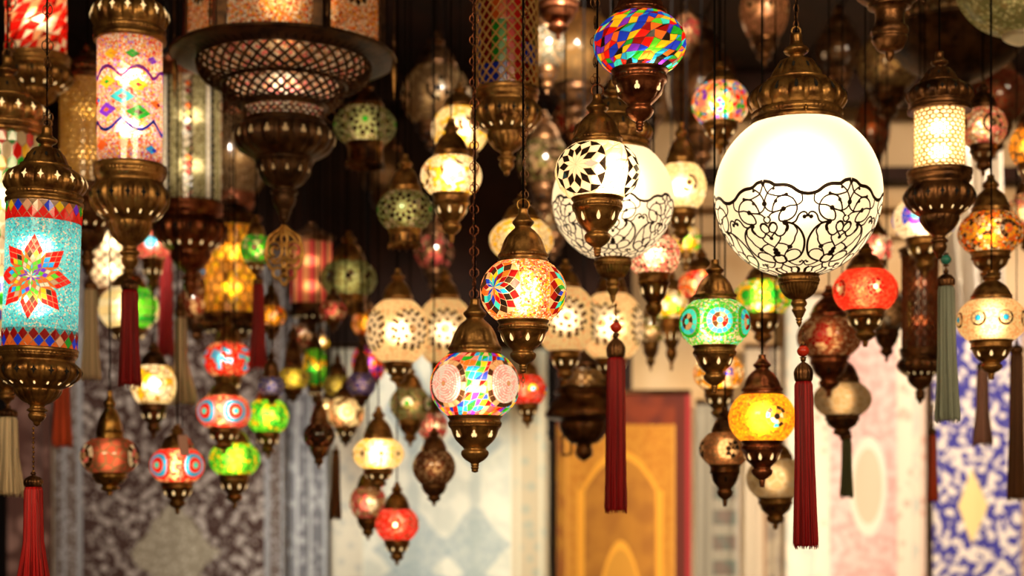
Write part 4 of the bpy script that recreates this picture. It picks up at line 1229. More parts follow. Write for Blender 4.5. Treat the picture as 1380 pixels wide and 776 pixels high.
        for q in range(1, 7):
            for j in range(14):
                a = 2*PI*(j+(q % 2)*.5)/14; hh = PI/14
                top = rad[q+1] if q < 6 else Rf
                pts = [pol(rad[q-1], a), pol(rad[q], a+hh), pol(top, a), pol(rad[q], a-hh)]
                c = sum(p[0] for p in pts)/4, sum(p[1] for p in pts)/4
                pi_ = [(c[0]+(x-c[0])*.82, c[1]+(y-c[1])*.82) for x, y in pts]
                f_ = M['g_'+rr.choice(cols[q-1])] if q < 6 else M['g_clear']
                m2.add([P(cx+x, cyy+y, 0) for x, y in pts]+[P(cx+x, cyy+y, 0) for x, y in pi_], [(i, (i+1) % 4, 4+(i+1) % 4, 4+i) for i in range(4)], M['grout'], False)
                m2.add([P(cx+x, cyy+y, .8) for x, y in pi_], [(0, 1, 2, 3)], f_, False)
        m2.build('flower_mosaic', h.o)
    h.lathe('roof', [(140, -118, 0), (142, -122, 0), (138, -126, 0), (120, -140, .03), (80, -165, .05), (50, -190, .05), (30, -205, 0), (34, -212, 0), (20, -222, 0), (6, -235, 0)], br, 120, 12)
    for (x_, y_) in ((0, 0),): bulb_or_fill(h, 10, 90, .28, (1, .62, .3))
    bulb_or_fill(h, 108, 60, .5, (1, .8, .6))
    # rods and hanging ornaments round the rim
    for k in range(6):
        a = PI/3*k+PI/2
        rx, ry = 148*math.sin(a), -148*math.cos(a)
        mb = MB(); tube(mb, [(rx*h.s, ry*h.s, h.z(128 if k in (0, 3) else 78)), (rx*h.s, ry*h.s, h.z(-170)), (rx*.25*h.s, ry*.25*h.s, h.z(-200))], 1.3*h.s, br, 6); mb.build('hanging_rod', h.o)
        mb = MB(); lathe(mb, h.prof([(0, 66), (2.2, 62), (3, 58), (2.2, 54), (1.2, 50), (2.2, 47), (0, 44)]), 10, br)
        if k in (0, 3): lathe(mb, h.prof([(0, 136), (1.2, 126), (3.6, 104), (4.2, 92), (2.6, 86), (1.2, 80), (0, 78)]), 10, M['brass'])
        n_ = len(mb.v)
        mb.v = [(v_[0]+rx*h.s, v_[1]+ry*h.s, v_[2]) for v_ in mb.v]; mb.build('spindle', h.o)
        a2 = a+PI/6+.06
        quatrefoil(h, 136, 175, 18, br, 76*math.sin(a2), -76*math.cos(a2), .3) if k in (2, 5, 3) else None
        quatrefoil(h, 64, 100, 17, br, 96*math.sin(a2+.4), -96*math.cos(a2+.4), .1)
    pendant(h, 303, 386, 25, M['gold'], 2.2)
    h.cord(-232, 2.4)
    return h
chandelier()
# ------------------------------------------------------------------ chains and loops of the near lamps
def find(label):
    return next(o for o in COL.objects if o.get('label', '').startswith(label))
class HH: pass
def as_h(label, x, ytip, D, tilt=0):
    q = Hung.__new__(Hung); q.o = find(label); q.cord_o = next(c for c in q.o.children if c.name.startswith('cord')); q.x, q.yt, q.D, q.s, q.tilt = x, ytip, D, D/F, math.radians(tilt); return q
def ring_top(h, y, r=5, mat=None, name='hanging_ring'):
    mb = MB(); tube(mb, [(r*h.s*math.cos(a), 0, h.z(y)+r*h.s*math.sin(a)) for a in [2*PI*i/18 for i in range(18)]], 1.3*h.s, mat or M['gold'], 6, True); mb.build(name, h.o)
hF3 = as_h('multicoloured mosaic lamp', 640, 637, 2.02); chain(hF3, 396, -24, 'scroll', M['copper'], .95, 15, dx=-1)
hF2 = as_h('amber beaded lamp', 705, 503, 2.22); ring_top(hF2, 276, 8); chain(hF2, 262, -24, 'scroll', M['bronze'], .85, 16, dx=1.5)
mb = MB(); 
for i in range(3): tube(mb, [((2*math.cos(a))*hF2.s, 0, hF2.z(506+i*6)+3.6*hF2.s*math.sin(a)) if i % 2 else (0, (2*math.cos(a))*hF2.s, hF2.z(506+i*6)+3.6*hF2.s*math.sin(a)) for a in [2*PI*k/12 for k in range(12)]], .7*hF2.s, M['gold'], 5, True)
mb.build('end_hook', hF2.o)
hF1 = as_h('white mosaic lamp with black', 805, 347, 2.2); ring_top(hF1, 122, 8, M['copper']); chain(hF1, 108, -24, 'scroll', M['bronze'], 1.0, 26, dx=-3)
hL3 = L3; ring_top(hL3, 166, 6, M['bronze']); chain(hL3, 158, -24, 'scroll', M['bronze'], 1.15, 21)
ring_top(L2, 72, 6, M['bronze']); chain(L2, 62, -24, 'scroll', M['bronze'], 1.25, 23, dx=3)
ring_top(G1, 42, 6, M['brass']); chain(G1, 34, -24, 'oval', M['bronze'], 1.1, 10)
# ------------------------------------------------------------------ middle distance: right side
def eyes(cols5, n=6, rel=.52, ph=0, base=('red', 'rose', 'red', 'peach'), cell=4, seed=1):
    def f(h, sf, near):
        R = sf.L*rel*.5*1.25
        md = m_ring(R, [0, .22, .5, .78, 1], [1, 8, 12, 16], cols5, seed)
        p_chips(base, cell, n, md, ph)(h, sf, near)
    return f
S = swan
S('green mosaic lamp with rings of teal and green squares, left of the largest globe', 963, 47, 405, 467, 2.62, 350, 530,
  lambda h, sf, near: p_chips(['lgreen', 'clear', 'green', 'cyan', 'clear', 'lgreen'], 2.8, 6, m_ring(23, [0, .2, .48, .78, 1], [1, 7, 13, 18], ['cyan', ['tan', 'brown', 'dred'], ['cyan', 'sky', 'cyan'], 'green'], 3), .02, grout=(.25, .3, .12))(h, sf, near), near=True, ops=('drop', 8), lit=.9)
S('amber yellow crackle lamp between the two long crimson tassels', 1027, 45, 531, 595, 2.75, 478, 657,
  p_chips(['amber', 'yellow', 'orange', 'amber', 'yellow', 'amber'], 3.6, 2, m_ring(15, [0, .3, .65, 1], [1, 7, 11], ['black', ['amber', 'white'], ['brown', 'cyan', 'yellow', 'amber']], 4), .28, grout=(.6, .2, .01)), near=True, ops=('drop', 9), lit=1.15, metal=M['copper'])
S('multicoloured chip lamp under the dark ceiling, left of the largest globe cap', 971, 39, 113, 167, 3.3, 84, 208,
  p_chips(['peach', 'red', 'white', 'green', 'sky', 'yellow', 'pink', 'orange', 'peach', 'purple'], 6, grout=(.4, .25, .15)), lit=.75)
S('cream lamp with a dark snowflake, touching the smaller scroll globe on its right', 918, 34, 222, 283, 3.35, 165, 330,
  p_chips(['cream', 'white', 'cream'], 9, 5, m_ring(12, [0, .35, .7, 1], [1, 6, 8], ['brown', 'cream', ['brown', 'cream', 'cream']], 2), .2, grout=(.8, .6, .3)), lit=1.1)
S('pink speckled lamp below the smaller scroll globe', 881, 36, 318, 370, 3.02, 268, 438, p_chips(['pink', 'white', 'rose', 'tan', 'white', 'brown', 'pink'], 3.4, grout=(.4, .2, .15)), lit=.85, ops=('drop', 8), cord=True)
S('vivid red lamp on the right, under the lit blue and white one', 1166, 43, 364, 419, 3.0, 328, 468,
  p_chips([(.9, .01, .008), (1, .03, .02), 'red', (1, .1, .05)], 4, 5, m_ring(13, [0, .3, .65, 1], [1, 6, 9], ['white', ['red', 'tan'], ['red', 'dred']], 7), .1, grout=(.5, .08, .03)), lit=.9)
S('green and yellow lamp with round green eyes, behind the largest globe', 1028, 39, 378, 424, 3.55, 345, 470, p_chips(['yellow', 'clear', 'lgreen'], 5, 6, m_ring(15, [0, .5, 1], [1, 9], ['green', ['lgreen', 'yellow']], 7), .25), lit=.6)
S('orange-red lamp mostly hidden behind the green ringed lamp', 945, 31, 366, 402, 3.7, 335, 440, p_chips(['red', 'orange', 'rose', 'peach'], 6), lit=.7)
S('pale yellow and green glowing lamp left of the green ringed lamp', 905, 24, 392, 430, 4.0, 365, 500, p_chips(['white', 'yellow', 'lgreen', 'cream'], 8), lit=.8)
S('unlit terracotta lamp with a black leaf spray, lower right of the golden rug', 977, 34, 583, 627, 2.95, 548, 683,
  p_chips([lin((.62, .40, .26)), lin((.70, .47, .30)), lin((.58, .36, .22))], 7, 4, m_ring(15, [0, .25, .6, 1], [1, 7, 11], ['black', ['tan', 'black'], ['tan', 'black', 'tan']], 5), .0), lit=.32, metal=M['bronze'], capR=19)  # unlit, but a weak light is added inside to lighten the terracotta
S('unlit cream frosted lamp behind the amber lamp, lowest on that side', 1045, 39, 618, 671, 3.35, 585, 714, p_chips([lin((.66, .56, .42)), lin((.74, .64, .5))], 12, grout=(.5, .4, .28)), lit=.28)  # added inner light lifts the unlit cream glass
S('reddish brown crackle lamp left of the vivid red one', 1117, 43, 428, 481, 3.35, 385, 535, p_chips([lin((.55, .22, .12)), lin((.62, .3, .18)), lin((.45, .15, .08)), 'tan'], 3.5, 3, m_ring(17, [0, .3, .65, 1], [1, 8, 14], ['dred', 'dred', ['dred', 'tan']], 3), -.5), lit=.2, metal=M['copper'])
S('peach lamp with a red and blue star, behind the cup of the green ringed lamp', 969, 34, 481, 525, 3.5, 452, 572, p_chips(['peach', 'cream', 'amber'], 7, 3, m_ring(14, [0, .4, .7, 1], [6, 8, 10], [['red', 'blue', 'yellow'], ['peach', 'blue'], 'peach'], 9), .15), lit=.75)
S('unlit cream lamp with the olive tassel beneath it', 1135, 39, 516, 560, 3.55, 470, 594, p_chips([lin((.66, .54, .4)), lin((.6, .5, .36))], 10, grout=(.4, .3, .2)), lit=.26, metal=M['bronze'])  # unlit glass brightened by an added light inside
S('pink lamp with black lattice patches, right of the white cylinder lamp', 1325, 31, 147, 197, 3.3, 110, 238, p_chips(['pink', 'peach', 'white', 'rose', 'tan'], 4.2, 4, m_ring(14, [0, .4, .7, 1], [6, 9, 12], ['black', ['pink', 'tan'], ['black', 'pink']], 9), .1), lit=.4, metal=M['bronze'])
S('orange lamp with dark marks, cut off by the right edge near the top', 1386, 25, 173, 222, 3.3, 138, 255, p_chips([(1, .38, .03), (1, .45, .05)], 16, 5, m_ring(8, [0, .5, 1], [4, 6], [['black', 'amber'], 'amber'], 2), .2), lit=.7)
S('blue and white lamp behind the turned stem of the white cylinder lamp', 1246, 42, 268, 322, 3.5, 225, 375, p_chips(['white', 'clear', 'white'], 5, 4, m_ring(21, [0, .3, .65, 1], [6, 9, 14], [['sky', 'cyan'], ['blue', 'purple'], ['blue', 'blue', 'white']], 6), -.55), lit=1.1)
S('amber lamp with orange stars, upper right', 1335, 43, 287, 341, 2.95, 236, 385, p_chips(['amber', 'orange', 'tan', 'clear', 'orange', 'brown'], 4.5, 5, m_ring(13, [0, .5, 1], [5, 10], [['orange', 'amber'], ['amber', 'brown']], 2), .25, grout=(.2, .08, .02)), lit=.42)
S('cream lamp with turquoise dots in a zigzag, far right', 1336, 46, 404, 460, 2.8, 364, 512,
  p_chips(['cream', 'cream', 'peach'], 2.6, 8, m_ring(11, [0, .4, .75, 1], [1, 8, 8], [['sky'], ['cream'], ['tan', 'brown']], 2), .1, grout=(.9, .6, .3)), lit=.5, ops=('drop', 8))
S('small pale lamp cut by the right edge, above the zigzag lamp', 1384, 26, 262, 310, 3.6, 232, 345, p_chips(['peach', 'tan', 'pink', 'clear'], 5), lit=.45)
S('pink lamp peeping out beside the largest globe, above the vivid red one', 1182, 22, 318, 352, 3.9, 295, 380, p_chips(['pink', 'rose', 'pink', 'white'], 7), lit=.7)
S('faint smoky unlit lamp between the vivid red lamp and the red-brown cylinder lamp', 1195, 28, 400, 445, 3.8, 370, 488, p_chips(['grey', 'tan'], 9), lit=.04, metal=M['bronze'])
S('small dim olive lamp left of the pale yellow-green one', 877, 19, 428, 462, 4.2, 405, 500, p_chips(['olive', 'clear', 'tan'], 6), lit=.3)
S('peach lamp between the cream snowflake lamp and the green ringed lamp', 925, 20, 308, 342, 4.1, 288, 372, p_chips(['peach', 'cream', 'yellow', 'lgreen'], 6), lit=.7)
# the white cylinder lamp, the brown one and their neighbours
def pat_whitenet(h, sf, near):
    mt = chips([C['cream'], C['white']], 4*h.s, grout=(.9, .7, .35)); shell(h, sf, mt, (), 5)
    net(h, sf, hexes(sf, 15, 24), M['gilt'], .75, 1.0, 'gilt_net')
cylinder('bright white cylinder lamp in gilt netting, upper right', 1266, 33, 139, 222, 2.75, 70, 350, pat_whitenet, lit=2.4, Rm=42, Rc=42, metal=M['bronze'], near=False, uf=1.0)
def pat_brownlat(h, sf, near):
    rr = random.Random(3)
    shell(h, sf, chips([lin((.5, .2, .1)), lin((.6, .28, .14)), lin((.42, .16, .08))], 4*h.s), (), 5)
    net(h, sf, diag(sf, 18, 14), M['copper'], 1.2, 1.2, 'copper_net')
cylinder('dull red-brown cylinder lamp with the small orange tassel', 1240, 24, 340, 468, 3.6, 316, 545, pat_brownlat, lit=.4, metal=M['bronze'], Rm=27)

# ------------------------------------------------------------------ middle distance: centre
S('yellow-white starry lamp half hidden behind the tall chain', 608, 41, 212, 263, 3.15, 160, 328, p_chips(['cream', 'white', 'yellow', 'cream'], 6, 5, m_rosette(17, 6, 3, [['white'], ['tan', 'cream'], ['white', 'brown']], 3), .1, grout=(.35, .22, .08)), lit=1.0, ops=('drop', 8))
S('pale yellow lamp higher up, behind the starry one', 620, 38, 147, 204, 3.8, 112, 240, p_chips(['cream', 'yellow', 'cream'], 9, 4, m_ring(16, [0, .35, .7, 1], [5, 7, 10], ['white', ['brown', 'white'], 'cream'], 3), .25, grout=(.6, .4, .15)), lit=.95)
S('yellow lamp with turquoise eyes, behind the amber beaded lamp cap', 703, 43, 298, 349, 3.25, 262, 395, p_chips(['cream', 'yellow', 'clear'], 5, 4, m_ring(14, [0, .4, 1], [1, 9], ['cyan', ['cream', 'tan']], 3), PI/2, grout=(.4, .25, .1)), lit=.75)
big = lambda sd, ph: p_chips(['cream', 'peach', 'cream', 'cream'], 3, 4, m_ring(29, [0, .2, .36, .52, .68, .84, 1], [5, 10, 14, 20, 24, 30], [['tan', 'brown'], 'white', ('brown', 'white'), 'white', ('white', 'brown'), ('black', 'cream')], sd), ph, grout=(.8, .55, .3))
S('large cream lamp with dotted rosettes, leftmost of four', 536, 42, 405, 489, 3.5, 362, 522, big(1, .55), lit=.8, R=21)
S('large cream lamp with a dotted rosette, left of the spiral lamp cap', 600, 40, 404, 490, 3.9, 362, 525, big(2, .05), lit=.62, R=20)
S('large cream lamp with a dotted rosette, right behind the amber beaded lamp', 762, 42, 388, 474, 3.5, 350, 520, big(3, .02), lit=.62, R=21)
S('large cream lamp with dotted rosettes, behind the red bead of the first long tassel', 824, 44, 396, 484, 3.9, 352, 520, big(4, -.35), lit=.78, R=22)
S('small red lamp with coloured dots, behind the right side of the spiral lamp', 711, 25, 505, 545, 3.7, 478, 577, p_chips(['red', 'red', 'rose'], 5, 6, m_ring(7, [0, .5, 1], [1, 6], ['sky', ['yellow', 'red']], 3), .3), lit=.7)
S('cream oval lamp with a band of dots, over the pale rug', 510, 34, 591, 632, 3.6, 548, 662, p_chips(['cream', 'cream', 'yellow'], 3, 8, m_ring(6, [0, .5, 1], [1, 6], ['brown', 'cream'], 3), .2, grout=(.8, .6, .3)), lit=.85)
S('red lamp over the pale rug, lowest lamp of the centre left', 535, 29, 685, 728, 3.72, 650, 762, p_chips([(1, .02, .03), 'red', (1, .12, .12)], 4, 4, m_ring(9, [0, .4, 1], [1, 6], ['white', ['red', 'dred']], 3), .0), lit=.8)
S('dim pink lamp with whitish stripes, behind the lowest red lamp', 496, 25, 656, 698, 4.0, 625, 728, p_chips(['pink', 'tan', 'white', 'rose'], 7), lit=.3)
S('unlit brown speckled lamp hanging over the pale rug', 585, 29, 607, 652, 3.5, 576, 682, p_chips([lin((.5, .28, .2)), lin((.4, .2, .14)), 'tan'], 3.2), lit=.14, metal=M['bronze'])  # faint light added inside this unlit lamp
S('dim olive lamp with a round flower, above the unlit brown speckled lamp', 553, 27, 523, 566, 4.0, 492, 602, p_chips(['olive', 'tan', 'palegreen'], 4, 5, m_ring(12, [0, .3, .7, 1], [1, 6, 9], ['green', ['white', 'olive'], ['olive', 'black']], 3), -.1), lit=.25)
S('dim pink lamp between the olive flower lamp and the spiral lamp', 583, 20, 556, 592, 4.32, 530, 620, p_chips(['pink', 'white', 'rose'], 6), lit=.35)
S('green unlit lamp with a pierced flower medallion, beside the chandelier plate', 492, 42, 146, 194, 3.75, 108, 228, p_chips(['palegreen', 'olive', 'clear'], 3.2, 5, m_ring(22, [0, .2, .42, .7, 1], [1, 9, 18, 18], ['green', ['palegreen'], ('black', 'palegreen'), ('palegreen', 'black')], 3), .1), lit=.14, drip=True, metal=M['bronze'])
S('green unlit lamp with a pierced flower, right of the black gap and below the first', 546, 37, 259, 310, 3.3, 208, 336, p_chips(['palegreen', 'olive', 'clear'], 3.2, 5, m_ring(21, [0, .2, .42, .7, 1], [1, 9, 18, 18], ['green', ['palegreen'], ('black', 'palegreen'), ('palegreen', 'black')], 4), -.05), lit=.14, drip=True)
S('green unlit lamp with a row of dark almonds, lowest of the three green pierced lamps', 470, 38, 353, 399, 4.15, 312, 424, p_chips(['palegreen', 'olive', 'palegreen'], 3.2, 9, m_ring(9, [0, .5, 1], [1, 8], ['black', ['palegreen', 'black']], 5), .1), lit=.14, drip=True)
# ------------------------------------------------------------------ small lamps, lower left centre
S('red lamp with a blue eye, top of the column of three', 307, 31, 462, 508, 3.95, 428, 545, eyes(['cyan', ['red', 'sky'], ['sky', 'red'], 'red'], 5, .6, -.1), lit=.85)
S('red lamp with two blue eyes, middle of the column of three', 302, 36, 533, 577, 3.62, 505, 612, eyes(['cyan', 'red', ['sky'], 'rose'], 5, .6, -.62), lit=.85)
S('green crackle lamp at the foot of the column of three', 316, 34, 597, 640, 3.76, 568, 686, p_chips(['lgreen', 'green', 'yellow', 'lgreen', (.3, .9, .05)], 4.5, grout=(.05, .15, .01)), lit=.85)
S('bright green lamp right of the red lamp column', 361, 28, 539, 583, 3.9, 515, 618, p_chips(['lgreen', 'yellow', 'green', (.3, .9, .05)], 6, grout=(.05, .2, .01)), lit=1.0)
S('red lamp with blue eyes hanging over the dark floral rug, with a paper tag', 239, 36, 604, 650, 3.5, 572, 693, eyes(['cyan', 'red', ['sky'], 'red'], 4, .6, -.62), lit=.85)
S('unlit terracotta lamp with white swirls over the brown rug', 148, 39, 591, 638, 3.2, 527, 668,
  p_chips([lin((.66, .32, .24)), lin((.6, .27, .2))], 14, 3, m_ring(17, [0, .3, .6, 1], [5, 7, 11], ['tan', ['brown', 'pink'], ['white', 'brown']], 3), -.75), lit=.28, metal=M['gold'], capR=19)  # light added inside the unlit shade to raise its tone
S('yellow-white lamp with wavy dark lines, under the cream tassel', 207, 30, 492, 545, 3.7, 462, 592, p_chips(['cream', 'white', 'yellow'], 12, 5, m_ring(13, [0, .5, .7, 1], [3, 4, 7], ['white', ['brown', 'cream'], 'cream'], 3), .4, grout=(.3, .18, .06)), lit=1.05, metal=M['bronze'])
S('pink lamp with a bright blue eye, behind the cup of the confetti lamp', 206, 24, 309, 350, 4.0, 282, 400, eyes(['cyan', 'sky', ['pink', 'rose'], 'rose'], 5, .6, .1, ('rose', 'pink', 'tan'), 4), lit=.8)
S('wide pinwheel lamp of white and green glass, behind the first crimson tassel', 174, 40, 389, 443, 4.05, 355, 476, lambda h, sf, near: tiles(h, sf, quads(sf, 6, 20, lambda i, k: M['g_'+(['lgreen', 'green', 'lgreen'][i % 3] if 0 < (k+1) % 10 < 5 else ['cream', 'white'][i % 2])], (), .1, random.Random(4), .5), M['tan_grout'], False), lit=.65)
S('small green lamp with red dots, left of the scroll pendant', 345, 21, 317, 356, 3.7, 290, 372, p_chips(['green', 'lgreen', 'palegreen', 'green'], 7, 5, m_ring(5, [0, .6, 1], [1, 5], ['red', 'green'], 3), .05), lit=.55)
S('dark red-brown lamp under the mirror-strip cylinder lamp', 266, 28, 391, 430, 4.4, 362, 466, p_chips([lin((.5, .12, .07)), 'tan', lin((.4, .1, .05))], 5), lit=.14, metal=M['bronze'])
def pat_hot(h, sf, near):
    rr = random.Random(3)
    shell(h, sf, chips([C['amber'], C['yellow'], lin((1, .72, .3))], 9*h.s, grout=(.7, .3, .05)), (), 5)
    net(h, sf, hexes(sf, 9, 14, 0, None, .3), M['bronze'], 1.0, 1.0, 'dark_net')
cylinder('glowing amber honeycomb cylinder lamp behind the chandelier finial', 312, 35, 298, 420, 4.3, 262, 478, pat_hot, lit=.75, metal=M['bronze'], Rm=38)
def pat_netw(h, sf, near):
    shell(h, sf, M['opal'], (), 5); net(h, sf, diag(sf, 11, 11), M['bronze'], 1.3, 1.3, 'dark_net')
cylinder('white cylinder lamp behind a dark diamond net, between the turquoise and confetti lamps', 150, 29, 296, 388, 4.2, 268, 430, pat_netw, lit=1.0, metal=M['bronze'], Rm=31)
cylinder('pinkish striped cylinder lamp in the dark behind the scroll pendant', 420, 27, 322, 408, 4.7, 300, 450, lambda h, sf, near: tiles(h, sf, [([(2*PI*k/20, 0), (2*PI*(k+1)/20, 0), (2*PI*(k+1)/20, sf.L), (2*PI*k/20, sf.L)], M['g_'+('peach' if k % 2 else 'rose')]) for k in range(20)], M['dgrout'], False), lit=.3, metal=M['bronze'], Rm=29)
cylinder('small white and pink net cylinder lamp, right of the hanging red tassel', 283, 17, 330, 388, 4.7, 310, 415, lambda h, sf, near: (shell(h, sf, chips([C['white'], C['pink'], C['sky']], 5*h.s), (), 5), net(h, sf, diag(sf, 9, 9), M['bronze'], 1, 1, 'dark_net')), lit=.4, metal=M['bronze'], Rm=19)
sm = dict(group='small lamps clustered under the scroll pendant', name='mini_lamp')
S('small orange lamp under the scroll pendant', 366, 20, 412, 440, 3.75, 380, 462, p_chips(['amber', 'orange', 'peach'], 9), lit=.22, metal=M['bronze'], **sm)
S('small blue lamp with white lattice beside the yellow one', 366, 18, 508, 533, 3.62, 470, 546, p_chips([(.05, .06, .35), (.08, .1, .5)], 6, grout=(.6, .5, .5)), lit=.12, metal=M['bronze'], **sm)
S('small olive-yellow lamp between the two small blue lamps', 395, 22, 497, 524, 4.1, 436, 544, p_chips([(.5, .4, .03), (.6, .5, .06)], 8), lit=.3, metal=M['bronze'], **sm)
S('small dark red lamp right of the small orange lamp', 449, 19, 406, 432, 3.76, 388, 448, p_chips(['dred', 'rose', 'tan'], 5), lit=.15, metal=M['bronze'], **sm)
S('small violet-blue lamp with crossing lines', 487, 20, 503, 533, 3.92, 458, 550, p_chips([(.06, .04, .30), (.10, .08, .45)], 6, grout=(.6, .45, .5)), lit=.10, metal=M['bronze'], **sm)
S('small olive lamp left of the violet-blue one', 455, 19, 506, 534, 4.3, 476, 548, p_chips([(.5, .42, .08), (.4, .33, .05)], 8), lit=.2, metal=M['bronze'], **sm)
S('small dark lamp with copper lattice, lowest of the cluster', 430, 21, 572, 602, 3.62, 530, 632, lambda h, sf, near: (shell(h, sf, chips([(.05, .02, .01), (.12, .04, .02)], 6*h.s), (), 4), net(h, sf, diag(sf, 5, 9), M['copper'], 1.0, 1.4, 'copper_net')), lit=.0, metal=M['bronze'], **sm)
S('small cream lamp with a dark swirl, over the brown tassel', 466, 25, 536, 576, 4.0, 512, 602, p_chips(['cream', 'peach'], 14, 4, m_ring(13, [0, .4, .55, 1], [3, 5, 8], ['peach', 'brown', 'cream'], 3), .2), lit=.6, metal=M['bronze'], **sm)
S('small green lamp glowing yellow, centre of the cluster', 425, 17, 470, 522, 4.5, 448, 548, p_chips(['green', 'lgreen', 'yellow'], 9), lit=.5, metal=M['bronze'], **sm)
S('small orange lamp behind the small violet-blue one', 494, 20, 420, 452, 4.7, 398, 472, p_chips(['amber', 'peach', 'orange'], 9), lit=.3, metal=M['bronze'], **sm)
S('small red lamp with violet specks beside the cream rosette lamp', 497, 23, 467, 512, 4.5, 445, 530, p_chips(['red', 'purple', 'orange', 'red'], 5), lit=.55, metal=M['bronze'], **sm)
S('tiny yellow-white drop lamp in the middle of the cluster', 434, 9, 452, 470, 4.9, 438, 482, p_chips(['yellow', 'white'], 7), lit=.9, metal=M['bronze'], **sm)
S('tiny cream lamp left of the cream swirl one', 440, 9, 536, 560, 4.45, 522, 574, p_chips(['cream', 'tan'], 7), lit=.6, metal=M['bronze'], **sm)
S('small dark brown lamp under the small orange lamp, in the shade', 410, 18, 440, 466, 5.0, 420, 482, p_chips(['dred', 'tan', 'brown'], 6), lit=.12, metal=M['bronze'], **sm)
# ------------------------------------------------------------------ unlit globes and lamps in the dark above, each given a weak added light
far = dict(group='unlit lamps crowded under the dark ceiling')
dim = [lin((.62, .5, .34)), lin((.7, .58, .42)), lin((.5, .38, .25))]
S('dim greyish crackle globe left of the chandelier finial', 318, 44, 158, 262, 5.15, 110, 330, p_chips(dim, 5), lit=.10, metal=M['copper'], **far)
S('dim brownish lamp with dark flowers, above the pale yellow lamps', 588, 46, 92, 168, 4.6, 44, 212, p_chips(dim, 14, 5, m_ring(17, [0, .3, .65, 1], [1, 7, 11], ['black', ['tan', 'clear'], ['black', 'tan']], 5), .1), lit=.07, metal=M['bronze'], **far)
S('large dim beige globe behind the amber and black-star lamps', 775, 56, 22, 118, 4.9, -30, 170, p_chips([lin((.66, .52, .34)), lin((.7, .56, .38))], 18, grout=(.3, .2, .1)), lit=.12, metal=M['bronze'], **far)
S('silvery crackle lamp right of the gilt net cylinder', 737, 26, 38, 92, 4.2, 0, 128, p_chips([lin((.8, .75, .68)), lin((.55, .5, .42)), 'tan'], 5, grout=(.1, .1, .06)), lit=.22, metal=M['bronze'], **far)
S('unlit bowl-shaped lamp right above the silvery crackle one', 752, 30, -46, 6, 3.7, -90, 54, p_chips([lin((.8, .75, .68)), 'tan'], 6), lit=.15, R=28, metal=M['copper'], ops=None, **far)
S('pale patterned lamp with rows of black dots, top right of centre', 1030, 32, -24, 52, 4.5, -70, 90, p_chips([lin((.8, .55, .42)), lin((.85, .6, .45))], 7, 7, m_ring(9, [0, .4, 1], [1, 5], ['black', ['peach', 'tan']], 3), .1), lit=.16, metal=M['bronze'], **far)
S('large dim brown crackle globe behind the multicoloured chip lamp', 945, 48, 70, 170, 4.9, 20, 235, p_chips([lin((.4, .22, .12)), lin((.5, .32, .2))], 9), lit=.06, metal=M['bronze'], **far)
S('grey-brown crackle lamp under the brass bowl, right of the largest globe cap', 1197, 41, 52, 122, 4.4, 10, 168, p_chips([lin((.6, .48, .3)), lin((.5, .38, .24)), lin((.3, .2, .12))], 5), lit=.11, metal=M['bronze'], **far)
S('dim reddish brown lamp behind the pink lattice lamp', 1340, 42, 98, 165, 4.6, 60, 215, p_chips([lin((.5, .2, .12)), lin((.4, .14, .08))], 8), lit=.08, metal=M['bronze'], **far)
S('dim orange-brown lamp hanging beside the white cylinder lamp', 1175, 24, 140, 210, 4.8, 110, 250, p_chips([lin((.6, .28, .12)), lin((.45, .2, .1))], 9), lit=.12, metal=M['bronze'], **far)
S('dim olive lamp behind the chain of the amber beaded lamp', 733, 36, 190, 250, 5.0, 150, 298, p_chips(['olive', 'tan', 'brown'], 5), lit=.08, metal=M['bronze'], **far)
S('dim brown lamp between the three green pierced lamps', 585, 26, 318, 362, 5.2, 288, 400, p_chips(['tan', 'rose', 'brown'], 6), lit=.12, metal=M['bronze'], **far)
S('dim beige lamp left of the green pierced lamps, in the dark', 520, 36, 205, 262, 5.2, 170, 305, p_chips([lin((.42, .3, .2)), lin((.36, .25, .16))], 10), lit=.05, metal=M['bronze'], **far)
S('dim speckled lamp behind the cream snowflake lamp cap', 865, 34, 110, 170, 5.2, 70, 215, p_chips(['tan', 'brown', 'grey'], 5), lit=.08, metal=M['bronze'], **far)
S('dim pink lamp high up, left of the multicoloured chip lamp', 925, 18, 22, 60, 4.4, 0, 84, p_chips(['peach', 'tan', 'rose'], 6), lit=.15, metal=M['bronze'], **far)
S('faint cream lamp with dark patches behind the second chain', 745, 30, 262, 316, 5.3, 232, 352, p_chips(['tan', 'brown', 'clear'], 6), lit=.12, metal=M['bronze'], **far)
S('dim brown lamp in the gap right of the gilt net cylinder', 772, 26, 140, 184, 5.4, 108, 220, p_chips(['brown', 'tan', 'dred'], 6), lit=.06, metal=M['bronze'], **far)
S('dim lamp over the right end of the dark ceiling beam', 1130, 30, 40, 96, 5.3, 6, 138, p_chips([lin((.25, .14, .08)), lin((.35, .2, .12))], 8), lit=.05, metal=M['bronze'], **far)
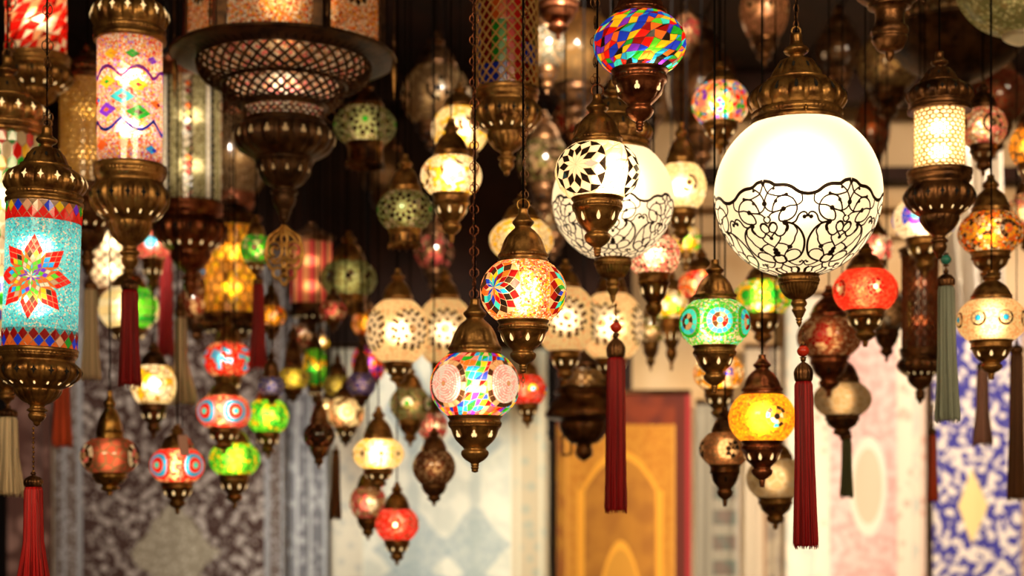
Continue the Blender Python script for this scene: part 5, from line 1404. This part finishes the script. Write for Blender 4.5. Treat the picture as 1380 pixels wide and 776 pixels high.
# big crackle globe cut by the top right corner and the brass bowl next to it
hB = Hung('globe_lamp', 'huge pale crackle globe cut off by the top right corner', 'lamp', 1375, 62, 3.1)
sfB = ellip(hB, 88, -112, 46, .5, .25, 40); shell(hB, sfB, chips([lin((.72, .72, .52)), lin((.55, .55, .36)), lin((.85, .82, .62)), lin((.64, .6, .4))], 5*hB.s, grout=(.25, .22, .1)), (), 4, 'globe_shade')
hB.lathe('cap', pumpkin(-111, -220, 44), M['brass'], 96, 12); hB.lathe('foot_disc', [(0, 62), (8, 60), (22, 52), (23, 45), (20, 44)], M['opal'], 40, ends=False); bulb_or_fill(hB, -40, 88, .16); hB.cord(-218)
hK = Hung('brass_lantern', 'brass lantern seen from below, only its turned foot in view, top right', 'lamp', 1199, 84, 2.7)
hK.lathe('urn', [(52, -60, 0), (56, -50, .04), (57, -38, .06), (52, -22, .06), (44, -6, .04), (30, 6, 0), (29, 10, 0), (20, 14, 0), (20, 34, 0), (24, 38, 0), (25, 44, 0), (23, 50, 0), (24, 54, 0), (17, 66, 0), (10, 70, 0), (6, 71, 0), (5, 78, 0), (1, 83, 0), (0, 84, 0)], M['bronze'], 128, 16, 3)
hK.openings([(57, -60), (54, -22), (50, -10)], -32, 16, 8, 16, M['dark_patch'], 'diamond')
hK.lathe('lantern_body', [(50, -60), (50, -160), (54, -164), (40, -190), (20, -215), (8, -230), (0, -232)], M['copper'], 64); hK.cord(-230)
# pierced beaded band lantern in the dark, upper right
hL = Hung('brass_lantern', 'dark wide lantern with a beaded pierced band, in the shade of the upper right', 'lamp', 1290, 128, 4.0)
hL.lathe('rim_plate', [(105, 40, 0), (107, 44, 0), (104, 48, 0), (88, 62, 0), (70, 84, 0), (40, 104, 0), (20, 112, 0), (8, 120, 0), (0, 128, 0)], M['dark'], 96, 12)
sfL = Surf(hL, [(92, 40), (92, 16)]); net(hL, sfL, hexes(sfL, 2, 40, 0, None, .3), M['bronze'], 1.2, 2, 'pierced_band')
hL.lathe('glass_liner', [(88, 40), (88, 16)], chips(dim, 6*hL.s), 48, ends=False)
hL.lathe('roof', [(104, 16, 0), (106, 12, 0), (90, 4, .03), (60, -20, .05), (30, -50, .03), (10, -70, 0), (0, -78, 0)], M['bronze'], 96, 12); bulb_or_fill(hL, 20, 60, .10); hL.cord(-76)
# dark stepped lantern over the golden rug
hN = Hung('brass_lantern', 'dark stepped bronze lantern over the left edge of the golden rug', 'lamp', 787, 622, 4.2)
hN.lathe('stepped_bowl', [(34, 522, 0), (40, 528, 0), (36, 534, 0), (44, 545, 0), (52, 556, .03), (50, 563, .03), (34, 568, 0), (33, 574, .05), (30, 584, .05), (20, 596, .03), (10, 600, 0), (12, 606, 0), (11, 614, 0), (4, 620, 0), (0, 622, 0)], M['bronze'], 96, 12)
sfN = Surf(hN, [(33, 522), (31, 505), (31, 498)]); net(hN, sfN, diag(sfN, 3, 18), M['brass'], 1.6, 1.6, 'pierced_band')
hN.lathe('lid', [(31, 498, 0), (34, 494, 0), (30, 488, 0), (14, 474, 0), (6, 462, 0), (0, 458, 0)], M['bronze'], 48); hN.lathe('glass_liner', [(29, 522), (28, 500)], chips(dim, 6*hN.s), 32, ends=False); bulb_or_fill(hN, 512, 26, .5); hN.cord(460)
mb = MB(); 
for a, b in (((-30, 588), (-30, 614)), ((-18, 590), (-18, 612)), ((-30, 588), (-18, 590)), ((-30, 614), (-18, 612)), ((-24, 566), (-24, 590))):
    tube(mb, [(a[0]*hN.s, -.03, hN.z(a[1])), (b[0]*hN.s, -.03, hN.z(b[1]))], 1.6*hN.s, M['bronze'], 5)
mb.build('square_hook', hN.o)

# ------------------------------------------------------------------ tassels
T = tassel
T('long crimson tassel with an orange bead, under the smaller scroll globe', 830, 2.75, 408, 452, 482, 690, 13, M['t_red'], (441, 7.5, M['coral']), 15, 84, chainy=True)
T('long crimson tassel with a red bead, under the largest globe', 1086, 2.45, 440, 484, 514, 738, 13, M['t_red'], (473, 8, M['coral']), 16.5, 84, tilt=-.8)
T('scarlet tassel under the turquoise cylinder lamp', 45, 2.45, 574, 638, 656, 800, 13, M['t_scarlet'], None, 23, 90)
T('crimson tassel under the confetti cylinder lamp', 175, 2.9, 371, 374, 391, 520, 12, M['t_red'], None, 15, 80)
T('pale cream tassel under the silvery mirror cylinder lamp', 244, 3.9, 402, 410, 428, 545, 8, M['t_cream'], None, 21, 80)
T('frayed cream tassel at the left edge under the white hexagon lamp', 11, 2.9, 544, 548, 562, 668, 13, M['t_cream'], None, 21, 80)
T('beige tassel under the gilt-netted cylinder lamp', 122, 3.6, 371, 376, 390, 512, 9, M['t_cream'], None, 13, 70)
T('orange-red tassel behind the turquoise cylinder lamp', 84, 3.9, 440, 470, 484, 602, 10, M['t_orange'], None, 13, 60)
T('dark red tassel behind the confetti lamp, second from it', 224, 4.3, 270, 310, 326, 480, 8, M['t_red'], None, 11, 60)
T('dark red tassel under the small green lamp', 348, 3.7, 371, 352+20, 384, 497, 8, M['t_red'], None, 12, 60, capr=7)
T('grey-green tassel with a teal bead, under the white cylinder lamp', 1277, 2.75, 340, 366, 386, 568, 12, M['t_teal'], (350, 7, M['turq']), 16.5, 84, tilt=-.6)
T('short olive tassel under the unlit cream lamp', 1141, 3.55, 592, 580, 592, 671, 7, M['t_green'], None, 9, 50)
T('slim orange tassel under the red-brown cylinder lamp', 1257, 3.6, 545, 575, 586, 676, 5, M['t_orange'], None, 7, 44)
T('long brown tassel at the right edge', 1370, 3.45, 440, 462, 476, 674, 9, M['t_brown'], None, 12, 60)
T('pale pink tassel in front of the blue scroll rug', 1324, 3.6, 470, 486, 498, 600, 8, M['t_pink'], None, 13, 60)
T('slim brown tassel under the small cream swirl lamp', 453, 4.0, 600, 604, 612, 700, 5, M['t_brown'], None, 7, 44)
for lab, y in (('orange-red tassel behind', 440), ('dark red tassel behind', 270), ('long brown tassel', 440), ('pale pink tassel', 470)):
    o = find(lab); D_ = o.location.y; q = Hung.__new__(Hung); q.o = o; q.D = D_; q.s = D_/F; q.tilt = 0
    q.yt = HY-(o.location.z-EYE)/D_*F; q.x = 0; q.cord(y+2, .8)
# paper tag on the red lamp over the floral rug
hT = Hung('price_tag', 'small blank pink paper tag hanging beside the red lamp with blue eyes', 'tag', 249, 614, 3.40)
mb = MB(); box(mb, (-6*hT.s, -.0008, 0), (6*hT.s, .0008, 28*hT.s), principled('tag_paper', hx('d9a99a'), .8)); mb.build('paper', hT.o); hT.o.rotation_euler = (0, -.12, 0)
hT.tilt = -.12; hT.cord(588, .5)
# clear plastic drape on the right
hP = Hung('plastic_drape', 'white translucent drape hanging in folds behind the amber star lamp', 'drape', 1316, 440, 4.95)
mb = MB(); vs_, fs = [], []
for i in range(9):
    for k in range(41):
        u = k/40; v_ = i/8
        vs_.append((( -40+80*u + 18*v_*(u-.5) - 20*v_)*hP.s, .03*math.sin(u*22+v_*1.5)+.012*math.sin(u*51), hP.z(440-330*v_)))
for i in range(8):
    for k in range(40): a = i*41+k; fs.append((a, a+1, a+42, a+41))
mb.add(vs_, fs, glass('milky_plastic', (.9, .84, .74), diff=.55, refr=.1, gloss=.12)); mb.build('sheet', hP.o)
mb = MB(); tube(mb, [(-75*hP.s, 0, hP.z(109)), (40*hP.s, 0, hP.z(109))], 2*hP.s, M['rod']); mb.build('curtain_rod', hP.o)
mb = MB()
for xx in (-70, 35): tube(mb, [(xx*hP.s, 0, hP.z(109)), (xx*hP.s, 0, hP.up_top(0))], 1*hP.s, M['rod'])
mb.build('rod_hanger', hP.o)
